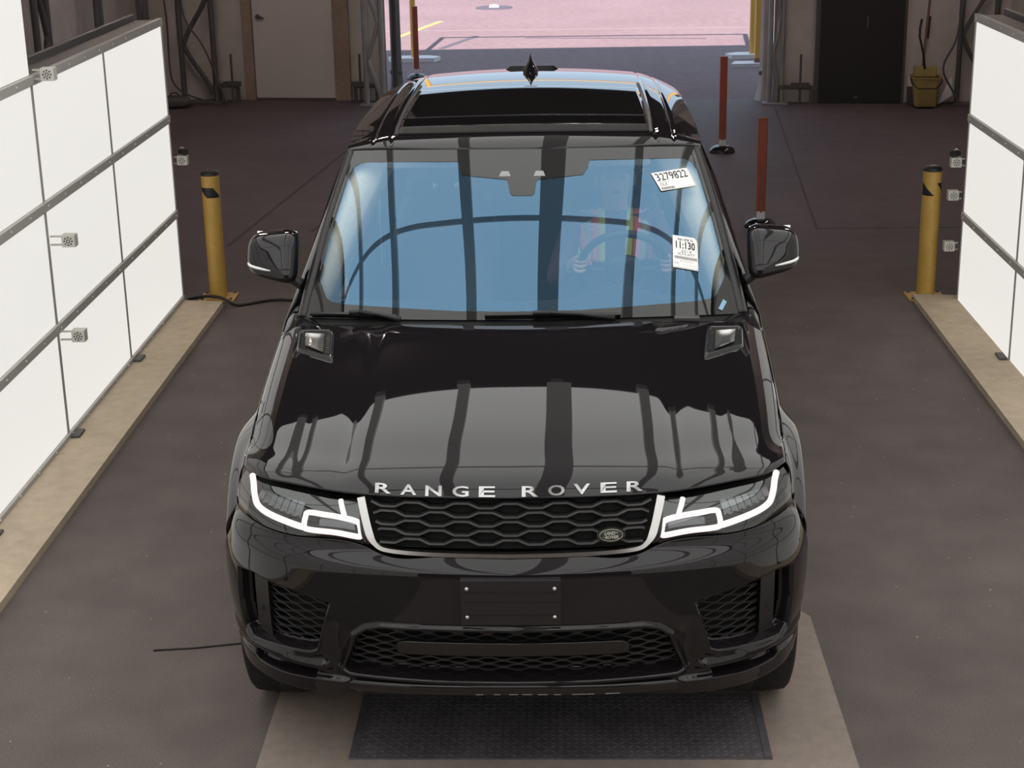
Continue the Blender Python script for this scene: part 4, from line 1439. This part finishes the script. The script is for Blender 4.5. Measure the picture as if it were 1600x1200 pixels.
for sx in (-.39, .41):
    st = cp('front_seat', MB().bbox((sx - .26, 2.42, .66), (sx + .26, 2.98, .80), .05), 'leather', label='dark leather front seat')
    rows = []
    for y, z, hw, th in ((2.86, .74, .25, .09), (2.92, 1.0, .26, .085), (2.99, 1.25, .25, .075), (3.04, 1.42, .20, .06)):
        rows.append([(sx + hw * math.copysign(abs(math.cos(a)) ** .5, math.cos(a)), y + th * math.copysign(abs(math.sin(a)) ** .6, math.sin(a)), z) for a in np.linspace(0, 2 * math.pi, 28, endpoint=False)])
    mb = MB().grid(nspline(range(4), np.array(rows))(np.linspace(0, 3, 20)), close=True)
    cp('seat_back', mb, 'leather', st)
    cp('headrest', MB().ellipsoid((sx, 3.06, 1.56), (.13, .055, .09), (.6, .6)), 'leather', st)
    for q in (-.05, .05):
        cp('headrest_post', MB().cyl((sx + q, 3.04, 1.40), (sx + q, 3.06, 1.52), .008, 8), 'chrome', st)
    cp('seat_base', MB().box((sx - .2, 2.5, .54), (sx + .2, 2.9, .68)), 'dull', st, smooth=False)
bs = cp('rear_seat', MB().bbox((-.66, 3.35, .62), (.66, 3.85, .80), .06), 'leather', label='dark leather rear bench')
cp('seat_back', MB().bbox((-.66, 3.84, .7), (.66, 3.98, 1.36), .06), 'leather', bs)
for sx in (-.4, .4):
    cp('sun_visor', MB().bbox((sx - .20, 2.385, 1.668), (sx + .15, 2.405, 1.715), .006), 'cream', label='cream sun visor folded up')
im = cp('interior_mirror', MB().bbox((-.12, 2.24, 1.615), (.12, 2.27, 1.685), .012), 'satin')
cp('mirror_stem', MB().cyl((0, 2.24, 1.66), (0, 2.20, 1.715), .012, 8), 'satin', im)
cp('centre_screen', MB().bbox((-.13, 2.035, .95), (.13, 2.05, 1.09), .004), 'gloss')
# ================================================================== OBJECTS AROUND THE CAR
def bollard(x, y, label, patches):
    t = thing('bollard', label, 'bollard', (x, y, 0), 0, 'yellow bollards behind the light walls')
    R = .0615
    put('post', MB().lathe([(R, .012), (R, .885), (R - .003, .89)], 40), 'yellow', t, smooth=True, angle=40)
    put('cap', MB().lathe([(R + .002, .875), (R + .002, .89), (R * .8, .905), (R * .35, .912), (.0001, .914)], 32), 'black', t, smooth=True, angle=60)
    b = put('base_plate', MB().bbox((-.125, -.11, 0), (.125, .11, .014), .004), 'yellow', t)
    for bx in (-.1, .1):
        for by in (-.085, .085):
            put('bolt', MB().lathe([(.0001, .026), (.010, .025), (.011, .014)], 8, 'z', (bx, by, 0)), 'darksteel', b)
    for a0, a1, b0, b1, z0, z1 in patches:
        # bottom edge spans angles b0..b1 at z0, top edge a0..a1 at z1 (angle from the viewer side, + = right)
        rows = []
        for k in np.linspace(0, 1, 8):
            z = z0 + (z1 - z0) * k
            l, r = b0 + (a0 - b0) * k, b1 + (a1 - b1) * k
            rows.append([((R + .0012) * math.sin(math.radians(a)), -(R + .0012) * math.cos(math.radians(a)), z) for a in np.linspace(l, r, 14)])
        put('tape_mark', MB().grid(np.array(rows)), 'black', t, smooth=True, solid=.0008)
bollard(-2.257, 6.43, 'yellow steel bollard at the far end of the left light wall', [(-80, 25, -15, 80, .725, .795)])
bollard(2.628, 6.27, 'yellow steel bollard at the far end of the right light wall', [(-85, -75, -85, 5, .715, .80), (20, 85, 70, 85, .735, .80)])

def delineator(x, y, h, label, base=True):
    t = thing('delineator_post', label, 'post', (x, y, -.001), 0, 'orange flexible posts along the exit lane')
    put('post', MB().prism([(-.036, -.012, .10), (-.030, -.02, .10), (.030, -.02, .10), (.036, -.012, .10), (.036, .012, .10), (-.036, .012, .10)], (0, 0, h - .10)), 'orange', t)
    put('stiffener', MB().box((-.008, -.027, .12), (.008, -.018, h * .55)), 'broomstick', t)
    put('collar', MB().bbox((-.034, -.025, .06), (.034, .025, .13), .006), 'clearlamp', t)
    put('rubber_base', MB().lathe([(.13, 0), (.13, .015), (.11, .045), (.07, .065), (.0001, .07)], 32), 'gloss', t, smooth=True, angle=50)
delineator(1.757, 8.49, .885, 'nearest orange flexible post just behind the right door mirror')
delineator(1.755, 11.87, .95, 'middle orange flexible post on the right with its black base showing')
delineator(-1.80, 17.6, .95, 'farthest orange flexible post seen above the left edge of the car roof')

def marker(loc, sgn, label, lens_=False, arm=.07):
    """small white target box on two arms; sgn: the way the arms reach away from the wall"""
    t = thing('target_marker', label, 'sensor box', loc, 0, 'white target boxes on the light walls')
    put('box', MB().bbox((-.035, -.03, -.032), (.035, .03, .032), .004), 'white', t)
    for z in (-.028, .016):
        put('arm', MB().box((-sgn * (.03 + arm), -.006, z), (-sgn * .03, .006, z + .008)), 'white', t)
    for k in range(8):
        a = 2 * math.pi * k / 8
        put('target_dot', MB().lathe([(.0001, -.0315), (.0042, -.0312), (.0045, -.03)], 8, 'y', (.020 * math.cos(a), 0, .020 * math.sin(a))), 'ink', t)
    put('target_ring', MB().tube([(.0085 * math.cos(a), -.0305, .0085 * math.sin(a)) for a in np.linspace(0, 2 * math.pi, 16, endpoint=False)], .002, 6, close=True), 'ink', t)
    if lens_:
        c = put('camera', MB().cyl((-sgn * .01, .0, .058), (sgn * .035, -.045, .062), .022, 14), 'black', t, smooth=True, angle=40)
        put('camera_strap', MB().tube([(-.02, 0, .03), (-.022, 0, .07), (0, 0, .088), (.018, 0, .075), (.02, 0, .03)], .005, 6), 'white', c, smooth=True)
marker((-2.385, 3.50, 1.955), 1, 'white target box on the top rail of the left light wall', arm=.05)
marker((-2.365, 3.50, 1.108), 1, 'white target box halfway up the left light wall')
marker((-2.365, 3.50, .600), 1, 'lowest white target box on the left light wall')
marker((-2.415, 6.35, .995), 1, 'white target box with a camera at the far end of the left light wall', True, .03)
marker((2.745, 6.14, .955), -1, 'top white target box with a camera at the end of the right light wall', True, .03)
marker((2.74, 6.14, .735), -1, 'middle white target box at the end of the right light wall', arm=.03)
marker((2.735, 6.14, .391), -1, 'bottom white target box at the end of the right light wall', arm=.03)

# cable over the kerb, dark line on the floor
pts = [(-2.46, 6.36, .012), (-2.30, 6.30, .05), (-2.16, 6.20, .05), (-2.08, 6.20, .012), (-1.95, 6.28, .012), (-1.80, 6.34, .012), (-1.60, 6.31, .012), (-1.2, 6.45, .012)]
f_ = nspline(range(len(pts)), np.array(pts))
put('cable', MB().tube([tuple(p) for p in f_(np.linspace(0, len(pts) - 1, 60))], .011, 8), 'black', None, True, label='black cable running over the left kerb towards the car', category='cable')
pts = [(-1.46, 1.10, .004), (-1.30, 1.12, .004), (-1.12, 1.16, .004), (-.98, 1.2, .004)]
put('thin_wire', MB().tube(pts, .004, 6), 'black', None, True, label='thin dark wire on the floor beside the left front wheel', category='wire')
# bits of grit on the asphalt
mb = MB()
for k in range(110):
    sx = random.choice((-1, 1))
    x = random.uniform(1.15, 2.15) * sx + (.35 if sx > 0 else 0)
    y = random.uniform(0, 6.2)
    r = random.uniform(.002, .0055)
    a = random.uniform(0, 6)
    mb.add([(x + r * math.cos(a), y + r * math.sin(a), 0), (x + r * math.cos(a + 2.1), y + r * math.sin(a + 2.1), 0), (x + r * math.cos(a + 4.2), y + r * math.sin(a + 4.2), 0), (x, y, r)], [(0, 1, 3), (1, 2, 3), (2, 0, 3), (0, 2, 1)])
put('grit', mb, 'concrete', None, label='small pale stones and grit scattered on the asphalt', category='grit', kind='stuff')

# mop bucket, broom and dustpan handle beside the black door
bk_ = backthing('mop_bucket', 'yellow mop bucket standing right of the black door', 'bucket', 4.40, -.36)
def rrect(hx, hy, z, n=7, r=.05):
    pts = []
    for cx, cy, a0 in ((hx - r, hy - r, 0), (-hx + r, hy - r, 90), (-hx + r, -hy + r, 180), (hx - r, -hy + r, 270)):
        for k in range(n):
            a = math.radians(a0 + 90 * k / (n - 1))
            pts.append((cx + r * math.cos(a), cy + r * math.sin(a), z))
    return pts
rows = [rrect(.12, .10, .02), rrect(.125, .105, .025), rrect(.145, .125, .2), rrect(.16, .14, .34), rrect(.175, .155, .345), rrect(.175, .155, .36), rrect(.15, .13, .355), rrect(.14, .12, .2), rrect(.118, .098, .035)]
put('bucket_body', MB().grid(np.array(rows), close=True), 'bucket', bk_, smooth=True, angle=40)
put('bucket_bottom', MB().prism(rrect(.12, .10, .022), (0, 0, .012)), 'bucket', bk_)
for cx in (-.09, .09):
    for cy in (-.07, .07):
        put('caster', MB().lathe([(.018, -.01), (.02, 0), (.018, .01)], 12, 'x', (cx, cy, .02)), 'black', bk_)
put('handle', MB().tube([(.175, 0, .34), (.17, -.12, .30), (.10, -.19, .24), (-.10, -.19, .24), (-.17, -.12, .30), (-.175, 0, .34)], .007, 8), 'black', bk_, smooth=True)
wr = put('wringer', MB().bbox((-.14, .02, .34), (.12, .14, .46), .02), 'bucket', bk_)
put('wringer_lever', MB().tube([(-.02, 0, .44), (-.05, -.02, .62), (-.10, -.02, .80), (-.10, 0, .90), (-.085, 0, 1.0)], .013, 10), 'black', wr, smooth=True)
br_ = backthing('broom', 'broom with brown handle and dark red grip leaning behind the bucket', 'broom', 4.42, -.06)
put('handle', MB().cyl((-.05, -.02, .30), (.02, .03, 1.6), .014, 10), 'broomstick', br_, smooth=True, angle=40)
put('grip', MB().cyl((-.008, .005, .75), (.006, .018, 1.0), .020, 10), 'redgrip', br_, smooth=True, angle=40)
put('broom_head', MB().bbox((-.20, -.05, .20), (.12, .01, .32), .01), 'whitebase', br_)
put('bristles', MB().prism([(-.21, -.06, 0), (.13, -.06, 0), (.12, .0, 0), (-.2, .0, 0)], (0, 0, .2)), 'casing', br_)
ps = backthing('folded_sheet', 'white folded sheet leaning on the tent wall right of the bucket', 'sheet', 4.66, -.10)
put('sheet', MB().prism([(-.10, -.06, 0), (.07, .0, .10), (.065, .06, .32), (.03, .05, .28)], (0, .012, 0)), 'whitebase', ps)

# ================================================================== DRIVER
def skin_person():
    me = bpy.data.meshes.new('person')
    V, E, Rr = [], [], []
    def v(p, r, par=None):
        V.append(p)
        Rr.append(r if hasattr(r, '__len__') else (r, r))
        if par is not None:
            E.append((par, len(V) - 1))
        return len(V) - 1
    X = .405
    pel = v((X, 2.76, .90), (.155, .12))
    sp1 = v((X, 2.72, 1.04), (.145, .115), pel)
    sp2 = v((X, 2.68, 1.18), (.155, .12), sp1)
    ch = v((X, 2.66, 1.31), (.155, .115), sp2)
    nb = v((X, 2.65, 1.405), (.075, .07), ch)
    nk = v((X, 2.63, 1.455), (.055, .055), nb)
    h1 = v((X, 2.605, 1.51), (.064, .075), nk)
    h2 = v((X, 2.60, 1.57), (.076, .092), h1)
    h3 = v((X, 2.605, 1.635), (.070, .085), h2)
    v((X, 2.61, 1.67), (.045, .055), h3)
    for s in (-1, 1):
        hp = v((X + s * .10, 2.70, .89), .095, pel)
        kn = v((X + s * .14, 2.28, .93), .07, hp)
        an = v((X + s * .13, 2.08, .64), .045, kn)
        v((X + s * .13, 1.97, .60), .04, an)
        sh = v((X + s * .185, 2.655, 1.355), .068, ch)
        el = v((X + s * .275, 2.47, 1.13), .047, sh)
        wrist = v((.425 + s * .20, 2.20, 1.285), .030, el)
        pm = v((.425 + s * .195, 2.155, 1.305), (.034, .022), wrist)
        for k in range(4):
            f0 = v((.425 + s * (.205 - .004 * k), 2.110, 1.270 + .021 * k), .0095, pm)
            f1 = v((.425 + s * (.180 - .004 * k), 2.095, 1.272 + .021 * k), .009, f0)
            v((.425 + s * (.160 - .003 * k), 2.118, 1.274 + .021 * k), .008, f1)
        th = v((.425 + s * .165, 2.150, 1.330), .010, pm)
        v((.425 + s * .155, 2.118, 1.345), .0085, th)
    me.from_pydata(V, E, [])
    o = bpy.data.objects.new('person', me)
    COL.objects.link(o)
    md = o.modifiers.new('skin', 'SKIN')
    md.use_smooth_shade = True
    for i, r in enumerate(Rr):
        me.skin_vertices[0].data[i].radius = r
    me.skin_vertices[0].data[0].use_root = True
    sb = o.modifiers.new('sub', 'SUBSURF')
    sb.levels = sb.render_levels = 2
    dg = bpy.context.evaluated_depsgraph_get()
    m2 = bpy.data.meshes.new_from_object(o.evaluated_get(dg))
    o.modifiers.clear()
    o.data = m2
    m2.materials.clear()
    for k in ('shirt', 'skin', 'trouser'):
        m2.materials.append(MT[k])
    # face shaping: nose, brow, eye hollows, chin
    for vx in m2.vertices:
        x, y, z = vx.co
        if z > 1.47:
            dx = x - X
            if y < 2.56:
                vx.co.y -= .022 * math.exp(-(dx / .014) ** 2 - ((z - 1.557) / .020) ** 2)
                vx.co.y += .008 * math.exp(-((abs(dx) - .030) / .014) ** 2 - ((z - 1.590) / .012) ** 2)
                vx.co.y -= .010 * math.exp(-(dx / .03) ** 2 - ((z - 1.500) / .016) ** 2)
    for p in m2.polygons:
        c = p.center
        p.use_smooth = True
        if c.z > 1.425 or (c.y < 2.235 and c.z > 1.2):
            p.material_index = 1
        elif c.z < .99:
            p.material_index = 2
    o['label'] = 'driver in purple shirt and striped safety vest holding the steering wheel'
    o['category'] = 'person'
    return o
PER = skin_person()
put('hair', MB().ellipsoid((.405, 2.625, 1.63), (.088, .100, .075)), 'hair', PER, smooth=True)
for s in (-1, 1):
    put('ear', MB().ellipsoid((.405 + s * .083, 2.61, 1.565), (.012, .02, .03)), 'skin', PER, smooth=True)
    put('eye', MB().ellipsoid((.405 + s * .030, 2.522, 1.590), (.012, .006, .007)), 'ink', PER, smooth=True)
put('mouth', MB().ellipsoid((.405, 2.520, 1.525), (.022, .006, .005)), 'redgrip', PER, smooth=True)
def vest_pt(x, z):
    d = (x - .405) / .24
    y = 2.528 + .14 * d * d + .04 * max(z - 1.25, 0) + max(z - 1.36, 0) * 1.1
    return (x, y, z)
for x0, x1, m_, top, bot, sl in ((.178, .215, 'lime', 1.395, 1.16, .05), (.215, .252, 'pink', 1.41, 1.18, .05), (.252, .295, 'reflect', 1.42, 1.20, .03), (.295, .328, 'pink', 1.425, 1.20, .005), (.328, .358, 'lime', 1.43, 1.20, .0),
                                 (.455, .485, 'lime', 1.43, 1.20, -.01), (.485, .520, 'pink', 1.425, 1.20, -.005), (.520, .560, 'reflect', 1.42, 1.20, -.01), (.560, .592, 'pink', 1.41, 1.20, -.01), (.592, .625, 'lime', 1.395, 1.19, -.015)):
    rows = []
    for z in np.linspace(bot, top, 14):
        k = (top - z) / (top - bot)
        rows.append([vest_pt(x + sl * k, z) for x in np.linspace(x0, x1, 4)])
    put('vest_stripe', MB().grid(np.array(rows)), m_, PER, smooth=True, solid=.004)
